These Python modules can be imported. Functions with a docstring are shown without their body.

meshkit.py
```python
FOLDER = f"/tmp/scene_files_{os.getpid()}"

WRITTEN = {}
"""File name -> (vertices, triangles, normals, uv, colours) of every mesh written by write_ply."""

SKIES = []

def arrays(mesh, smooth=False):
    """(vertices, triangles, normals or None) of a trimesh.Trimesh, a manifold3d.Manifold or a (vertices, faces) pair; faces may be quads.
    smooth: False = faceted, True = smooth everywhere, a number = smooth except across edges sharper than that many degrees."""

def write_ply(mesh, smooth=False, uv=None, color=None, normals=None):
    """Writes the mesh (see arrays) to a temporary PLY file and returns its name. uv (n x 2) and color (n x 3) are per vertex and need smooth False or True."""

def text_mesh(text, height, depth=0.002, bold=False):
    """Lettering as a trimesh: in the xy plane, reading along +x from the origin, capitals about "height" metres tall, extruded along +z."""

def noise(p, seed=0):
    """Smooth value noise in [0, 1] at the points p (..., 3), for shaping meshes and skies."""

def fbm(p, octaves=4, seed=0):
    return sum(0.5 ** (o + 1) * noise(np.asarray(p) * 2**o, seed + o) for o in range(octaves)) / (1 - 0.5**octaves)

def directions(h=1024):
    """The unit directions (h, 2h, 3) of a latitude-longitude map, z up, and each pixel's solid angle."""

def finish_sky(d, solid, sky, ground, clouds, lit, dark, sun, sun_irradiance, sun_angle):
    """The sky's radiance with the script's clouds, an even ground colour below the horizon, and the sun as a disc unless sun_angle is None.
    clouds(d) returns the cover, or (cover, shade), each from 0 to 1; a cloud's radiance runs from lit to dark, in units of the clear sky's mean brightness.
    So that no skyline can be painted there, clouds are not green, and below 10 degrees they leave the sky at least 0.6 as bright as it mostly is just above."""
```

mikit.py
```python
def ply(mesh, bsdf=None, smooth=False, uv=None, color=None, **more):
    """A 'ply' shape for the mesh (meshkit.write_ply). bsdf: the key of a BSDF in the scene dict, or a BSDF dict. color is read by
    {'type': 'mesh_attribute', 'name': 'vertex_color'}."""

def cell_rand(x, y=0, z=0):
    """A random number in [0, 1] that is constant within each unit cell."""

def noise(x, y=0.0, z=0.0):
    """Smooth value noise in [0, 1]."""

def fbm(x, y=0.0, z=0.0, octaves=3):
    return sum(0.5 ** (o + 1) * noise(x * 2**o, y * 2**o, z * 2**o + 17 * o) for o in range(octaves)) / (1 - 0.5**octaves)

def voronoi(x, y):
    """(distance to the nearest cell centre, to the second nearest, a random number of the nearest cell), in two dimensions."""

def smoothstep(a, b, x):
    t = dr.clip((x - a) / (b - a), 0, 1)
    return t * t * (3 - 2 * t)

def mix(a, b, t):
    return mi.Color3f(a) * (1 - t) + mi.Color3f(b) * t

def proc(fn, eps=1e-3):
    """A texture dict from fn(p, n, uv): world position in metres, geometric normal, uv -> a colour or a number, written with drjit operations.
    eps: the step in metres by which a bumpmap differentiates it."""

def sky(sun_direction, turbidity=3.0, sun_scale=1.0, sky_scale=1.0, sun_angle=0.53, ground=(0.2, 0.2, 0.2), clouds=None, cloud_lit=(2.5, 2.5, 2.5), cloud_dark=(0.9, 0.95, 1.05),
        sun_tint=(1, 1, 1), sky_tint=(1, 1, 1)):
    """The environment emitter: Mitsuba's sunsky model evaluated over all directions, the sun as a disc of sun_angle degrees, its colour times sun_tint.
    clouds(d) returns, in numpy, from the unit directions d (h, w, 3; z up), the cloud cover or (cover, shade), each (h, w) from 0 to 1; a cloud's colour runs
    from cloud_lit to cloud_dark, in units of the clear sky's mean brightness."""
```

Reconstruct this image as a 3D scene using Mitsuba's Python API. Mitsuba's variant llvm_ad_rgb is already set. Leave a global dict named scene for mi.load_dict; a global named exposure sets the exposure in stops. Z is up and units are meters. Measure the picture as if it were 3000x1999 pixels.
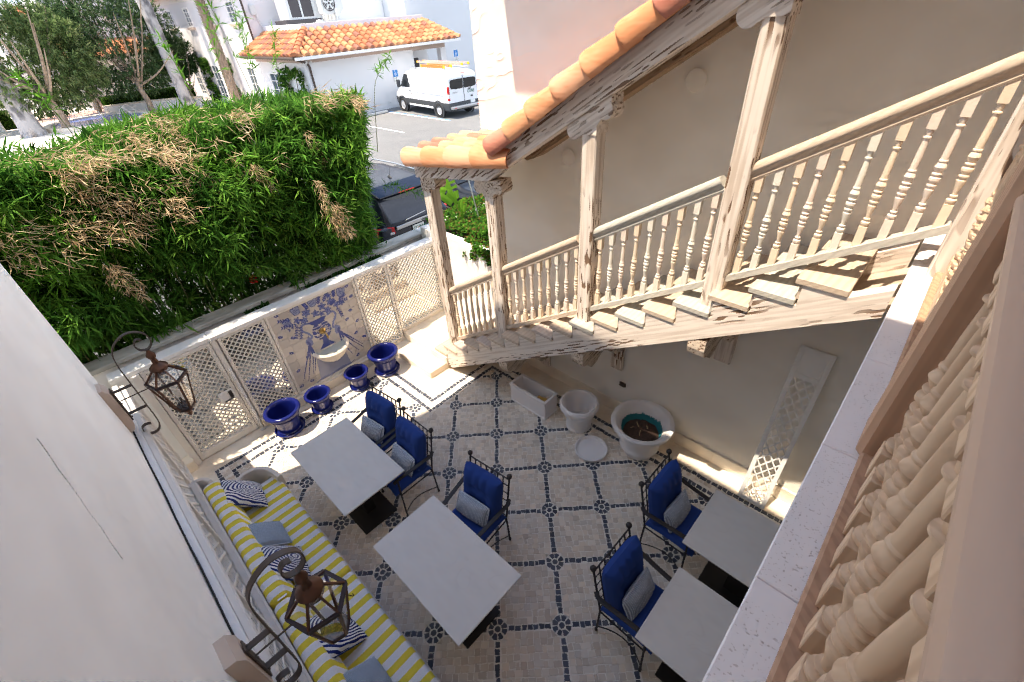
import math, random
import numpy as np, trimesh, shapely, manifold3d as m3
import drjit as dr, mitsuba as mi
import mikit, meshkit
from shapely.geometry import Polygon, LineString, Point, box as sbox
from shapely import affinity, union_all
from mikit import noise, fbm, cell_rand, smoothstep, mix, voronoi
T4 = mi.ScalarTransform4f
rng = np.random.default_rng(7)
PI = math.pi
scene, labels = {}, {}

# ---------------------------------------------------------------- camera, sky, exposure
CAM = np.array([-3.5485, -4.0560, 4.6504])
FWD = np.array([0.55969013, 0.5755917, -0.59618886])
RIGHT = np.array([0.68405138, -0.7269869, -0.05969722])
UP = np.cross(RIGHT, FWD)
scene['camera'] = {'type': 'perspective', 'fov': 97.34, 'fov_axis': 'x', 'near_clip': 0.02, 'far_clip': 2000.0,
                   'to_world': T4().look_at(origin=CAM.tolist(), target=(CAM + FWD).tolist(), up=UP.tolist())}
SUN_AZ, SUN_EL = math.radians(180 - 17), math.radians(68.5)
SUN = [math.cos(SUN_EL) * math.cos(SUN_AZ), math.cos(SUN_EL) * math.sin(SUN_AZ), math.sin(SUN_EL)]


def fill_clouds(d):
    """unseen bright cloud added all round the sky to lift the shade"""
    n = meshkit.fbm(d / np.maximum(d[..., 2:], .12) * .9 + [3.0, 1.0, 0], 5, 2)
    return np.clip((n - .36) / .22, 0, 1) * .9


scene['sky'] = mikit.sky(SUN, turbidity=3.0, sun_scale=0.72, ground=(0.3, 0.3, 0.3), clouds=fill_clouds, cloud_lit=(2.25, 2.35, 2.5))  # clouds are added out of view, to fill the shade with light
exposure = 3.1


# ---------------------------------------------------------------- naming helpers
def numbered(k):
    if k not in scene and k not in labels and not any(x.startswith(k + '__') for x in scene):
        return k
    i = COUNT.get(k, 0) + 1
    while f'{k}_{i:03d}' in scene or f'{k}_{i:03d}' in labels:
        i += 1
    COUNT[k] = i
    return f'{k}_{i:03d}'


COUNT, TAKEN = {}, set()


def fresh(k):
    if k not in TAKEN:
        TAKEN.add(k)
        return k
    i = COUNT.get(k, 0) + 1
    COUNT[k] = i
    k2 = f'{k}_{i:03d}'
    TAKEN.add(k2)
    return k2


def thing(name, label, cat, group=None):
    k = fresh(name)
    labels[k] = {'label': label, 'category': cat}
    if group:
        labels[k]['group'] = group
    return k


def put(key, mesh, bsdf, smooth=False, **kw):
    if isinstance(mesh, list):
        mesh = cat(mesh)
    scene[key] = mikit.ply(mesh, bsdf, smooth, **kw)
    return key


def part(parent, name, mesh, bsdf, smooth=False, label=None, kind=None, **kw):
    k = fresh(parent + '__' + name)
    put(k, mesh, bsdf, smooth, **kw)
    if label or kind:
        labels[k] = {}
        if label:
            labels[k]['label'] = label
        if kind:
            labels[k]['kind'] = kind
    return k


def solo(name, label, cat, mesh, bsdf, smooth=False, group=None, **kw):
    k = thing(name, label, cat, group)
    put(k, mesh, bsdf, smooth, **kw)
    return k


def struct(name, mesh, bsdf, smooth=False, label=None, **kw):
    k = fresh(name)
    put(k, mesh, bsdf, smooth, **kw)
    labels[k] = {'kind': 'structure', 'label': label or name.replace('_', ' ')}
    return k


def dup(root, name, label, mat, group=None):
    """a copy of a thing and all its parts under a new key, moved by mat (4x4 after the part's own to_world)"""
    k = thing(name, label, labels[root]['category'], group or labels[root].get('group'))
    for s in [s for s in scene if s.startswith(root + '__')]:
        d = dict(scene[s])
        d['to_world'] = mat @ d['to_world'] if 'to_world' in d else mat
        scene[k + s[len(root):]] = d
        TAKEN.add(k + s[len(root):])
        if s in labels:
            labels[k + s[len(root):]] = dict(labels[s])
    return k


def place(root, mat):
    for s in [s for s in scene if s == root or s.startswith(root + '__')]:
        d = scene[s]
        d['to_world'] = mat @ d['to_world'] if 'to_world' in d else mat


def M(x, y, z=0, rz=0, s=1):
    return T4().translate([x, y, z]).rotate([0, 0, 1], rz).scale(s)


# ---------------------------------------------------------------- mesh helpers
def cat(ms):
    ms = [m for m in ms if m is not None and len(m.faces)]
    return trimesh.util.concatenate(ms)


def bx(x0, x1, y0, y1, z0, z1, c=0.0):
    """a box between bounds, with its edges chamfered by c"""
    lo, hi = np.array([min(x0, x1), min(y0, y1), min(z0, z1)]), np.array([max(x0, x1), max(y0, y1), max(z0, z1)])
    if c <= 0:
        m = trimesh.creation.box(extents=hi - lo)
        m.apply_translation((lo + hi) / 2)
        return m
    c = min(c, (hi - lo).min() * 0.45)
    pts = []
    for a in range(3):
        l, h = lo + c, hi - c
        l[a], h[a] = lo[a], hi[a]
        for i in np.ndindex(2, 2, 2):
            pts.append([(l, h)[i[k]][k] for k in range(3)])
    return trimesh.Trimesh(pts, process=False).convex_hull


def frame_of(d):
    d = np.asarray(d, float) / np.linalg.norm(d)
    a = np.cross(d, [0, 0, 1.0] if abs(d[2]) < 0.9 else [1.0, 0, 0])
    a /= np.linalg.norm(a)
    return d, a, np.cross(d, a)


def sweep(path, prof, closed=False, up=None, caps=True, scale=None):
    """sweep a closed 2-D profile (n,2) along a polyline; profile x along the side vector, y along the up vector"""
    P, prof = np.asarray(path, float), np.asarray(prof, float)
    n, m = len(P), len(prof)
    t = np.zeros_like(P)
    if closed:
        t = np.roll(P, -1, 0) - np.roll(P, 1, 0)
    else:
        t[1:-1] = P[2:] - P[:-2]
        t[0], t[-1] = P[1] - P[0], P[-1] - P[-2]
    t /= np.linalg.norm(t, axis=1, keepdims=True) + 1e-12
    V = []
    u = np.array(up if up is not None else frame_of(t[0])[2], float)
    for i in range(n):
        s = np.cross(t[i], u)
        s /= np.linalg.norm(s) + 1e-12
        w = np.cross(s, t[i])
        if up is None:
            u = w
        k = 1 if scale is None else scale[i]
        V.append(P[i] + k * (prof[:, :1] * s + prof[:, 1:] * w))
    V = np.vstack(V)
    F = []
    for i in range(n if closed else n - 1):
        j = (i + 1) % n
        for a in range(m):
            b = (a + 1) % m
            F += [[i * m + a, i * m + b, j * m + b], [i * m + a, j * m + b, j * m + a]]
    if caps and not closed:
        for a in range(1, m - 1):
            F += [[0, a + 1, a], [(n - 1) * m, (n - 1) * m + a, (n - 1) * m + a + 1]]
    msh = trimesh.Trimesh(V, F, process=False)
    if msh.is_watertight and msh.volume < 0:
        msh.invert()
    return msh


def circ(r, n=8, ry=None, ph=0.0):
    a = np.arange(n) * 2 * PI / n + ph
    return np.stack([r * np.cos(a), (ry or r) * np.sin(a)], 1)


def tube(path, r, n=8, closed=False, up=None, scale=None):
    return sweep(path, circ(r, n), closed, up, scale=scale)


def rod(a, b, r, n=8, r2=None):
    return sweep([a, b], circ(r, n), scale=[1, 1 if r2 is None else r2 / r])


def bar(a, b, w, h, up=(0, 0, 1)):
    return sweep([a, b], [[-w / 2, -h / 2], [w / 2, -h / 2], [w / 2, h / 2], [-w / 2, h / 2]], up=up)


def lathe(prof, n=24, at=(0, 0, 0)):
    """revolve (r,z) points about z"""
    prof = np.asarray(prof, float)
    a = np.arange(n) * 2 * PI / n
    V = np.stack([prof[:, None, 0] * np.cos(a), prof[:, None, 0] * np.sin(a), np.broadcast_to(prof[:, None, 1], (len(prof), n))], -1).reshape(-1, 3) + np.array(at, float)
    F = []
    for i in range(len(prof) - 1):
        for k in range(n):
            l = (k + 1) % n
            F += [[i * n + k, i * n + l, (i + 1) * n + l], [i * n + k, (i + 1) * n + l, (i + 1) * n + k]]
    m = trimesh.Trimesh(V, F, process=False)
    m.merge_vertices()
    m.update_faces(m.nondegenerate_faces())
    return m


def ball(c, r, n=2):
    m = trimesh.creation.icosphere(subdivisions=n, radius=r)
    m.apply_translation(c)
    return m


def prism(poly, a, b, axis='z'):
    """extrude a shapely polygon or point list from a to b; axis x: polygon is (y,z); axis y: polygon is (x,z)"""
    if not isinstance(poly, (Polygon, shapely.MultiPolygon)):
        poly = Polygon(poly)
    poly = poly.buffer(0)
    out = []
    for g in getattr(poly, 'geoms', [poly]):
        if g.is_empty or g.area < 1e-9:
            continue
        m = trimesh.creation.extrude_polygon(g, abs(b - a), engine='earcut')
        out.append(m)
    m = cat(out)
    lo = min(a, b)
    v = m.vertices
    if axis == 'z':
        m.vertices = v + [0, 0, lo]
    elif axis == 'x':
        m.vertices = np.stack([v[:, 2] + lo, v[:, 0], v[:, 1]], 1)
    else:
        m.vertices = np.stack([v[:, 0], v[:, 2] + lo, v[:, 1]], 1)
        m.invert()
    return m


def hullrounded(pts, r, seg=8):
    s = m3.Manifold.sphere(r, seg)
    return m3.Manifold.batch_hull([s.translate(list(map(float, p))) for p in pts])


def tm(man):
    k = man.to_mesh()
    return trimesh.Trimesh(k.vert_properties[:, :3], k.tri_verts, process=False)


def grid(fn, nu, nv, closed_u=False):
    """(vertices, faces, uv) of a sheet fn(u, v) -> (n, 3)"""
    u, v = np.meshgrid(np.linspace(0, 1, nu), np.linspace(0, 1, nv), indexing='ij')
    V = fn(u.ravel(), v.ravel())
    i, j = np.meshgrid(np.arange(nu - 1), np.arange(nv - 1), indexing='ij')
    a = (i * nv + j).ravel()
    F = np.vstack([np.stack([a, a + nv, a + nv + 1], 1), np.stack([a, a + nv + 1, a + 1], 1)])
    return V, F, np.stack([u.ravel(), v.ravel()], 1)


def cushion(w, h, t, n=18, sharp=0.36, seed=0, sag=0.0):
    """a soft pillow lying in the xy plane, two sheets joined at a seam; returns mesh and uv"""
    def half(s):
        def fn(u, v):
            a, b = 2 * u - 1, 2 * v - 1
            pin = 1 - 0.07 * (np.abs(a) * np.abs(b)) ** 2 * 0
            e = np.clip((1 - a ** 2), 0, 1) ** sharp * np.clip((1 - b ** 2), 0, 1) ** sharp
            # edges pull in between the corners
            x = a * w / 2 * (1 - 0.06 * (1 - b ** 2) * np.abs(a)) * pin
            y = b * h / 2 * (1 - 0.06 * (1 - a ** 2) * np.abs(b)) * pin
            nz = meshkit.noise(np.stack([a * 2.2 + seed * 3.1, b * 2.2, 0 * a + s], -1), seed) - 0.5
            z = s * t / 2 * e * (1 + 0.25 * nz)
            return np.stack([x, y, z], 1)
        V, F, uv = grid(fn, n, n)
        return V, (F if s > 0 else F[:, ::-1]), uv
    A, B = half(1), half(-1)
    return trimesh.Trimesh(np.vstack([A[0], B[0]]), np.vstack([A[1], B[1] + len(A[0])]), process=False), np.vstack([A[2], B[2]])


def rot(m, axis, deg, about=(0, 0, 0)):
    m.apply_transform(trimesh.transformations.rotation_matrix(math.radians(deg), axis, about))
    return m


def mv(m, x=0, y=0, z=0):
    m.apply_translation([x, y, z])
    return m


# ---------------------------------------------------------------- materials
def mat(name, d, two=True):
    scene[name] = {'type': 'twosided', 'bsdf': d} if two else d
    return name


def pr(col, rough=0.6, **k):
    c = {'type': 'rgb', 'value': list(col)} if not isinstance(col, dict) else col
    return {'type': 'principled', 'base_color': c, 'roughness': rough, 'specular': k.pop('specular', 0.4), **k}


def bump(d, fn, scale=1.0, eps=2e-3):
    return {'type': 'bumpmap', 'arbitrary': mikit.proc(fn, eps), 'scale': scale, 'bsdf': d}


VCOL = {'type': 'mesh_attribute', 'name': 'vertex_color'}


def stucco_h(p, n, uv):
    a = noise(p.x * 5 + p.y * 2.0, p.y * 5, p.z * 9 + p.y * 1.5)
    b = noise(p.x * 2 + 3, p.y * 2.2, p.z * 3.1)
    ridge = dr.square(dr.square(dr.maximum(0, 1 - dr.abs(a - 0.5) * 5))) * smoothstep(0.45, 0.75, b)
    return ridge * 0.008 + b * 0.015 + fbm(p.x * 60, p.y * 60, p.z * 60, 2) * 0.0006


def stucco_c(c0, c1):
    def fn(p, n, uv):
        t = fbm(p.x * 2.1 + 7, p.y * 2.1, p.z * 2.6, 3)
        return mix(c0, c1, smoothstep(0.3, 0.75, t))
    return mikit.proc(fn)


def wood_fns(g, light, dark, pitc, amount=0.60):
    g = np.asarray(g, float) / np.linalg.norm(g)
    _, h1, h2 = frame_of(g)

    def co(p):
        return (p.x * g[0] + p.y * g[1] + p.z * g[2], p.x * h1[0] + p.y * h1[1] + p.z * h1[2], p.x * h2[0] + p.y * h2[1] + p.z * h2[2])

    def pit(p):
        v, a, b = co(p)
        w = noise(v * 3, a * 14, b * 14) * 0.35
        s = noise(v * 11 + w * 4, a * 62 + w * 6, b * 62)
        m = smoothstep(amount - 0.30, amount - 0.05, noise(v * 1.7 + 5, a * 5, b * 5))
        return smoothstep(0.60, 0.69, s) * m

    def col(p, n, uv):
        v, a, b = co(p)
        gr = fbm(v * 2.2, a * 48, b * 48, 2)
        c = mix(light, dark, smoothstep(0.35, 0.75, gr))
        return mi.Color3f(c) * (1 - pit(p) * 0.93) + mi.Color3f(pitc) * (pit(p) * 0.93)

    def hgt(p, n, uv):
        v, a, b = co(p)
        return -0.004 * pit(p) + 0.0007 * noise(v * 2.5, a * 70, b * 70)
    return col, hgt


def wood(name, g, light=(0.70, 0.63, 0.56), dark=(0.52, 0.43, 0.35), pitc=(0.16, 0.09, 0.05), amount=0.60):
    c, h = wood_fns(g, light, dark, pitc, amount)
    mat(name, bump(pr(mikit.proc(c), 0.75, specular=0.2), h))


SLOPE = np.array([0, -1, 0.615])
wood('pecky_upright', (0, 0, 1))
wood('pecky_slope', SLOPE, light=(0.72, 0.65, 0.58), dark=(0.58, 0.50, 0.43))
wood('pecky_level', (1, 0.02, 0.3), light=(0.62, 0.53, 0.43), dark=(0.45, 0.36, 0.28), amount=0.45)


def grain_mat(name, light, dark, rough=0.55, g=(1, 0, 0)):
    g = np.asarray(g, float)
    _, h1, h2 = frame_of(g)

    def col(p, n, uv):
        v = p.x * g[0] + p.y * g[1] + p.z * g[2]
        a = p.x * h1[0] + p.y * h1[1] + p.z * h1[2]
        b = p.x * h2[0] + p.y * h2[1] + p.z * h2[2]
        w = noise(v * 1.5, a * 5, b * 5)
        r = dr.sin((a + b) * 120 + w * 14) * 0.5 + 0.5
        return mix(light, dark, 0.55 * smoothstep(0.35, 0.95, r) + 0.45 * noise(v * 3, a * 70, b * 70))
    mat(name, pr(mikit.proc(col), rough, specular=0.3))


grain_mat('pine_tan', (0.54, 0.45, 0.355), (0.45, 0.355, 0.27))
grain_mat('pine_grey', (0.49, 0.475, 0.425), (0.40, 0.38, 0.33))
grain_mat('pine_pink', (0.54, 0.46, 0.40), (0.45, 0.365, 0.31))
mat('turned_tan', pr((0.72, 0.60, 0.46), 0.5, specular=0.3))
mat('turned_grey', pr((0.68, 0.65, 0.57), 0.5, specular=0.3))
mat('turned_pink', pr((0.72, 0.62, 0.53), 0.5, specular=0.3))
grain_mat('column_brown', (0.46, 0.285, 0.185), (0.36, 0.215, 0.135), g=(0, 0, 1))
wood('beam_brown', SLOPE, light=(0.36, 0.26, 0.18), dark=(0.26, 0.18, 0.12), amount=0.7)  # cypress darkened to brown: the shade under the roof is in its colour
grain_mat('rail_pink', (0.52, 0.37, 0.27), (0.42, 0.28, 0.20), rough=.4)
grain_mat('baluster_wood', (0.64, 0.47, 0.32), (0.50, 0.34, 0.22), g=(0, 0, 1))

mat('stucco_cream', bump(pr(stucco_c((0.80, 0.775, 0.715), (0.74, 0.71, 0.645)), 0.85, specular=0.2), stucco_h))
mat('stucco_white', bump(pr(stucco_c((0.86, 0.85, 0.81), (0.81, 0.795, 0.755)), 0.85, specular=0.2), stucco_h, 0.6))
mat('paint_white', pr((0.80, 0.80, 0.79), 0.45))
mat('paint_lattice', pr((0.74, 0.71, 0.66), 0.5))
mat('plain_white', pr((0.78, 0.77, 0.76), 0.8))
mat('plain_cream', pr((0.72, 0.67, 0.60), 0.8))
mat('soffit_tan', pr((0.50, 0.40, 0.34), 0.8))
mat('mirror_glass', {'type': 'conductor', 'material': 'none', 'specular_reflectance': {'type': 'rgb', 'value': [0.80, 0.82, 0.80]}}, False)


def stone_c(p, n, uv):
    t = fbm(p.x * 3.0, p.y * 3.0, p.z * 3.0, 3)
    s = smoothstep(0.72, 0.8, noise(p.x * 45 + p.y * 20, p.y * 45, p.z * 60))
    return mix((0.80, 0.73, 0.62), (0.66, 0.56, 0.44), smoothstep(0.35, 0.75, t) * 0.8 + 0.2 * s)


mat('limestone', pr(mikit.proc(stone_c), 0.55))


def coping_pit(p):
    s = noise(p.x * 230, p.y * 170, p.z * 60)
    m = noise(p.x * 9, p.y * 9, p.z * 9)
    return smoothstep(0.68, 0.76, s) * smoothstep(0.30, 0.6, m)


mat('coping_stone', bump(pr(mikit.proc(lambda p, n, uv: mix((0.80, 0.78, 0.78), (0.32, 0.27, 0.24), coping_pit(p) * 0.5 + 0.12 * fbm(p.x * 6, p.y * 6, p.z * 6, 2))), 0.7),
                         lambda p, n, uv: -0.003 * coping_pit(p)))
mat('plinth_stone', bump(pr(stucco_c((0.66, 0.54, 0.44), (0.55, 0.43, 0.34)), 0.85), lambda p, n, uv: 0.004 * fbm(p.x * 40, p.y * 40, p.z * 40, 2)))
mat('grout', pr((0.72, 0.68, 0.62), 0.9))
mat('mosaic', pr(VCOL, 0.5, specular=0.45))
mat('tinted', pr(VCOL, 0.7))
mat('asphalt', pr(mikit.proc(lambda p, n, uv: mix((0.125, 0.13, 0.135), (0.18, 0.183, 0.185), 0.6 * fbm(p.x * 0.7, p.y * 0.7, 0.0, 3) + 0.4 * noise(p.x * 25, p.y * 25, 0.0))), 0.9, specular=0.2))
mat('plaza', pr(mikit.proc(lambda p, n, uv: mix((0.62, 0.54, 0.48), (0.70, 0.64, 0.58), fbm(p.x * 0.8, p.y * 0.8, 0.0, 3))), 0.85))
mat('brick_paving', pr((0.50, 0.30, 0.25), 0.85))
mat('line_white', pr((0.85, 0.85, 0.84), 0.7))
mat('line_blue', pr((0.10, 0.30, 0.62), 0.7))
mat('glaze_blue', {'type': 'roughplastic', 'diffuse_reflectance': {'type': 'rgb', 'value': [0.016, 0.030, 0.27]}, 'alpha': 0.04, 'int_ior': 1.6, 'nonlinear': True})
mat('ceramic_white', pr((0.72, 0.70, 0.70), 0.35))
mat('ceramic_inside', pr((0.64, 0.60, 0.58), 0.6))
mat('teal_paint', pr((0.02, 0.16, 0.19), 0.7))
mat('soil', bump(pr(mikit.proc(lambda p, n, uv: mix((0.03, 0.018, 0.014), (0.11, 0.065, 0.05), noise(p.x * 90, p.y * 90, p.z * 90))), 0.95), lambda p, n, uv: 0.008 * noise(p.x * 80, p.y * 80, p.z * 80)))
mat('iron_black', pr((0.025, 0.022, 0.022), 0.5))
mat('iron_brown', pr((0.075, 0.055, 0.045), 0.5))
mat('granite_black', pr((0.02, 0.019, 0.018), 0.35))
mat('fabric_blue', bump(pr((0.020, 0.052, 0.225), 0.85, sheen=0.4, specular=0.15), lambda p, n, uv: 0.0008 * noise(p.x * 160, p.y * 160, p.z * 160) + 0.004 * noise(p.x * 14, p.y * 14, p.z * 14)))


def marble_c(p, n, uv):
    w = fbm(p.x * 3, p.y * 3, 1.0, 3)
    v = dr.maximum(0, 1 - dr.abs(noise(p.x * 5 + w * 7, p.y * 2 + w * 5, 3.0) - 0.5) * 22) * smoothstep(0.4, 0.6, noise(p.x * 4, p.y * 4, 8.0))
    return mix((0.64, 0.625, 0.60), (0.55, 0.53, 0.505), 0.25 * v + 0.5 * fbm(p.x * 22, p.y * 9, 1.0, 3))


mat('table_stone', pr(mikit.proc(marble_c), 0.42))
mat('copper', pr((0.115, 0.055, 0.034), 0.38, metallic=0.6))
mat('copper_dark', pr((0.045, 0.03, 0.03), 0.45, metallic=0.5))
mat('clear_pane', {'type': 'thindielectric', 'int_ior': 1.5}, False)
mat('brass', pr((0.55, 0.38, 0.14), 0.22, metallic=1.0))
mat('water', {'type': 'dielectric', 'int_ior': 1.33, 'ext_ior': 1.0}, False)


def stripes(p, n, uv):
    f = p.y / 0.128 + 0.02 * noise(p.x * 5, p.y * 2, p.z * 5)
    k = f - dr.floor(f)
    s = smoothstep(0.0, 0.025, k) * (1 - smoothstep(0.47, 0.495, k))
    weave = 0.95 + 0.1 * noise(p.x * 240, p.y * 240, p.z * 240)
    return mix((0.74, 0.74, 0.76), (0.72, 0.60, 0.07), s) * weave


mat('striped_canvas', pr(mikit.proc(stripes), 0.9, specular=0.15))


def zebra(p, n, uv):
    a, b = uv.x - 0.5, uv.y - 0.35
    w = noise(uv.x * 4, uv.y * 4, 2.0)
    r = dr.sqrt(dr.square(dr.abs(a) * 1.0 - 0.02) + dr.square(b) * 0.7)
    f = r * 13 + w * 1.6 + dr.abs(a) * 4
    k = dr.sin(f * 2 * PI)
    return mix((0.78, 0.77, 0.74), (0.02, 0.035, 0.16), smoothstep(-0.15, 0.15, k + 0.25 * (noise(uv.x * 22, uv.y * 22, 5.0) - 0.5)))


mat('zebra_cloth', pr(mikit.proc(zebra), 0.9, specular=0.15))
mat('pinstripe_cloth', pr(mikit.proc(lambda p, n, uv: mix((0.56, 0.58, 0.62), (0.20, 0.25, 0.34), smoothstep(0.2, 0.6, dr.sin(uv.x * 2 * PI * 24) * 0.5 + 0.5))), 0.9, specular=0.15))
mat('chambray_cloth', pr(mikit.proc(lambda p, n, uv: mix((0.22, 0.28, 0.36), (0.34, 0.40, 0.49), smoothstep(0.3, 0.7, dr.sin(uv.y * 2 * PI * 40) * 0.5 + 0.5))), 0.9, specular=0.15))
mat('piping_cloth', pr((0.55, 0.60, 0.68), 0.9))
mat('sofa_shell', pr((0.64, 0.60, 0.56), 0.8))


def clay(c0, c1):
    def fn(p, n, uv):
        t = fbm(p.x * 7 + p.z * 3, p.y * 3, p.z * 7, 3)
        s = noise(p.x * 60, p.y * 12, p.z * 60)
        return mix(c0, c1, smoothstep(0.35, 0.7, t * 0.75 + s * 0.25))
    return mikit.proc(fn)


clay_h = lambda p, n, uv: 0.0015 * fbm(p.x * 70, p.y * 16, p.z * 70, 2)
mat('clay_orange', bump(pr(clay((0.58, 0.245, 0.115), (0.66, 0.33, 0.18)), 0.8, specular=0.25), clay_h))
mat('clay_peach', bump(pr(clay((0.66, 0.36, 0.22), (0.58, 0.25, 0.13)), 0.8, specular=0.25), clay_h))
mat('clay_brick', pr(clay((0.40, 0.145, 0.10), (0.50, 0.22, 0.15)), 0.8, specular=0.25))
mat('roof_peach', pr((0.52, 0.26, 0.13), 0.85))
mat('roof_orange', pr((0.43, 0.165, 0.08), 0.85))
mat('roof_brown', pr((0.30, 0.13, 0.09), 0.85))
mat('house_white', pr((0.70, 0.71, 0.72), 0.85))
mat('house_lilac', pr((0.70, 0.69, 0.71), 0.85))
mat('house_blue', pr((0.66, 0.68, 0.70), 0.85))
mat('mortar', pr((0.30, 0.22, 0.17), 0.9))
mat('concrete_cap', pr(mikit.proc(lambda p, n, uv: mix((0.60, 0.60, 0.57), (0.36, 0.35, 0.32), smoothstep(0.3, 0.75, fbm(p.x * 2.5, p.y * 6, p.z * 6, 3)))), 0.85))
mat('leaf', {'type': 'principledthin', 'base_color': VCOL, 'roughness': 0.38, 'spec_trans': 0.0, 'diff_trans': 0.7, 'eta': 1.45}, False)
mat('leaf_matte', {'type': 'principledthin', 'base_color': VCOL, 'roughness': 0.7, 'spec_trans': 0.0, 'diff_trans': 0.6, 'eta': 1.4}, False)
mat('bark', pr(mikit.proc(lambda p, n, uv: mix((0.20, 0.15, 0.11), (0.36, 0.30, 0.24), noise(p.x * 14, p.y * 14, p.z * 5))), 0.95))
mat('palm_grey', pr(mikit.proc(lambda p, n, uv: mix((0.42, 0.42, 0.43), (0.15, 0.15, 0.16), smoothstep(0.45, 0.7, fbm(p.x * 3.0, p.y * 3.0, p.z * 1.6, 3)))), 0.95))
mat('culm', pr((0.16, 0.17, 0.07), 0.6))
mat('car_dark', pr((0.016, 0.020, 0.034), 0.22, metallic=0.35, clearcoat=1.0, clearcoat_gloss=0.97))
mat('car_black', pr((0.010, 0.011, 0.013), 0.2, clearcoat=1.0, clearcoat_gloss=0.97))
mat('car_white', pr((0.76, 0.78, 0.80), 0.3, clearcoat=1.0, clearcoat_gloss=0.9))
mat('tinted_glass', pr((0.012, 0.015, 0.018), 0.06, specular=0.6))
mat('window_glass', pr((0.10, 0.13, 0.16), 0.05, specular=0.7))
mat('plastic_dark', pr((0.06, 0.065, 0.07), 0.6))
mat('trim_silver', pr((0.48, 0.50, 0.52), 0.3, metallic=0.8))
mat('lamp_red', pr((0.52, 0.012, 0.012), 0.12, clearcoat=1.0))
mat('lamp_clear', pr((0.70, 0.66, 0.66), 0.15, clearcoat=1.0))
mat('rubber', pr((0.03, 0.03, 0.03), 0.85))
mat('steel_wheel', pr((0.55, 0.56, 0.57), 0.4, metallic=0.4))
mat('plate_white', pr((0.74, 0.76, 0.74), 0.5))
mat('letter_green', pr((0.03, 0.14, 0.10), 0.5))
mat('sign_blue', pr((0.03, 0.20, 0.55), 0.5))
mat('ladder_orange', pr((0.72, 0.20, 0.05), 0.5))
mat('ladder_pink', pr((0.66, 0.36, 0.30), 0.5))
mat('ladder_yellow', pr((0.75, 0.48, 0.03), 0.5))
mat('aluminium', pr((0.60, 0.61, 0.62), 0.35, metallic=0.7))
mat('unit_grey', pr((0.58, 0.60, 0.60), 0.6))
mat('grille_dark', pr((0.07, 0.065, 0.07), 0.7))
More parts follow.
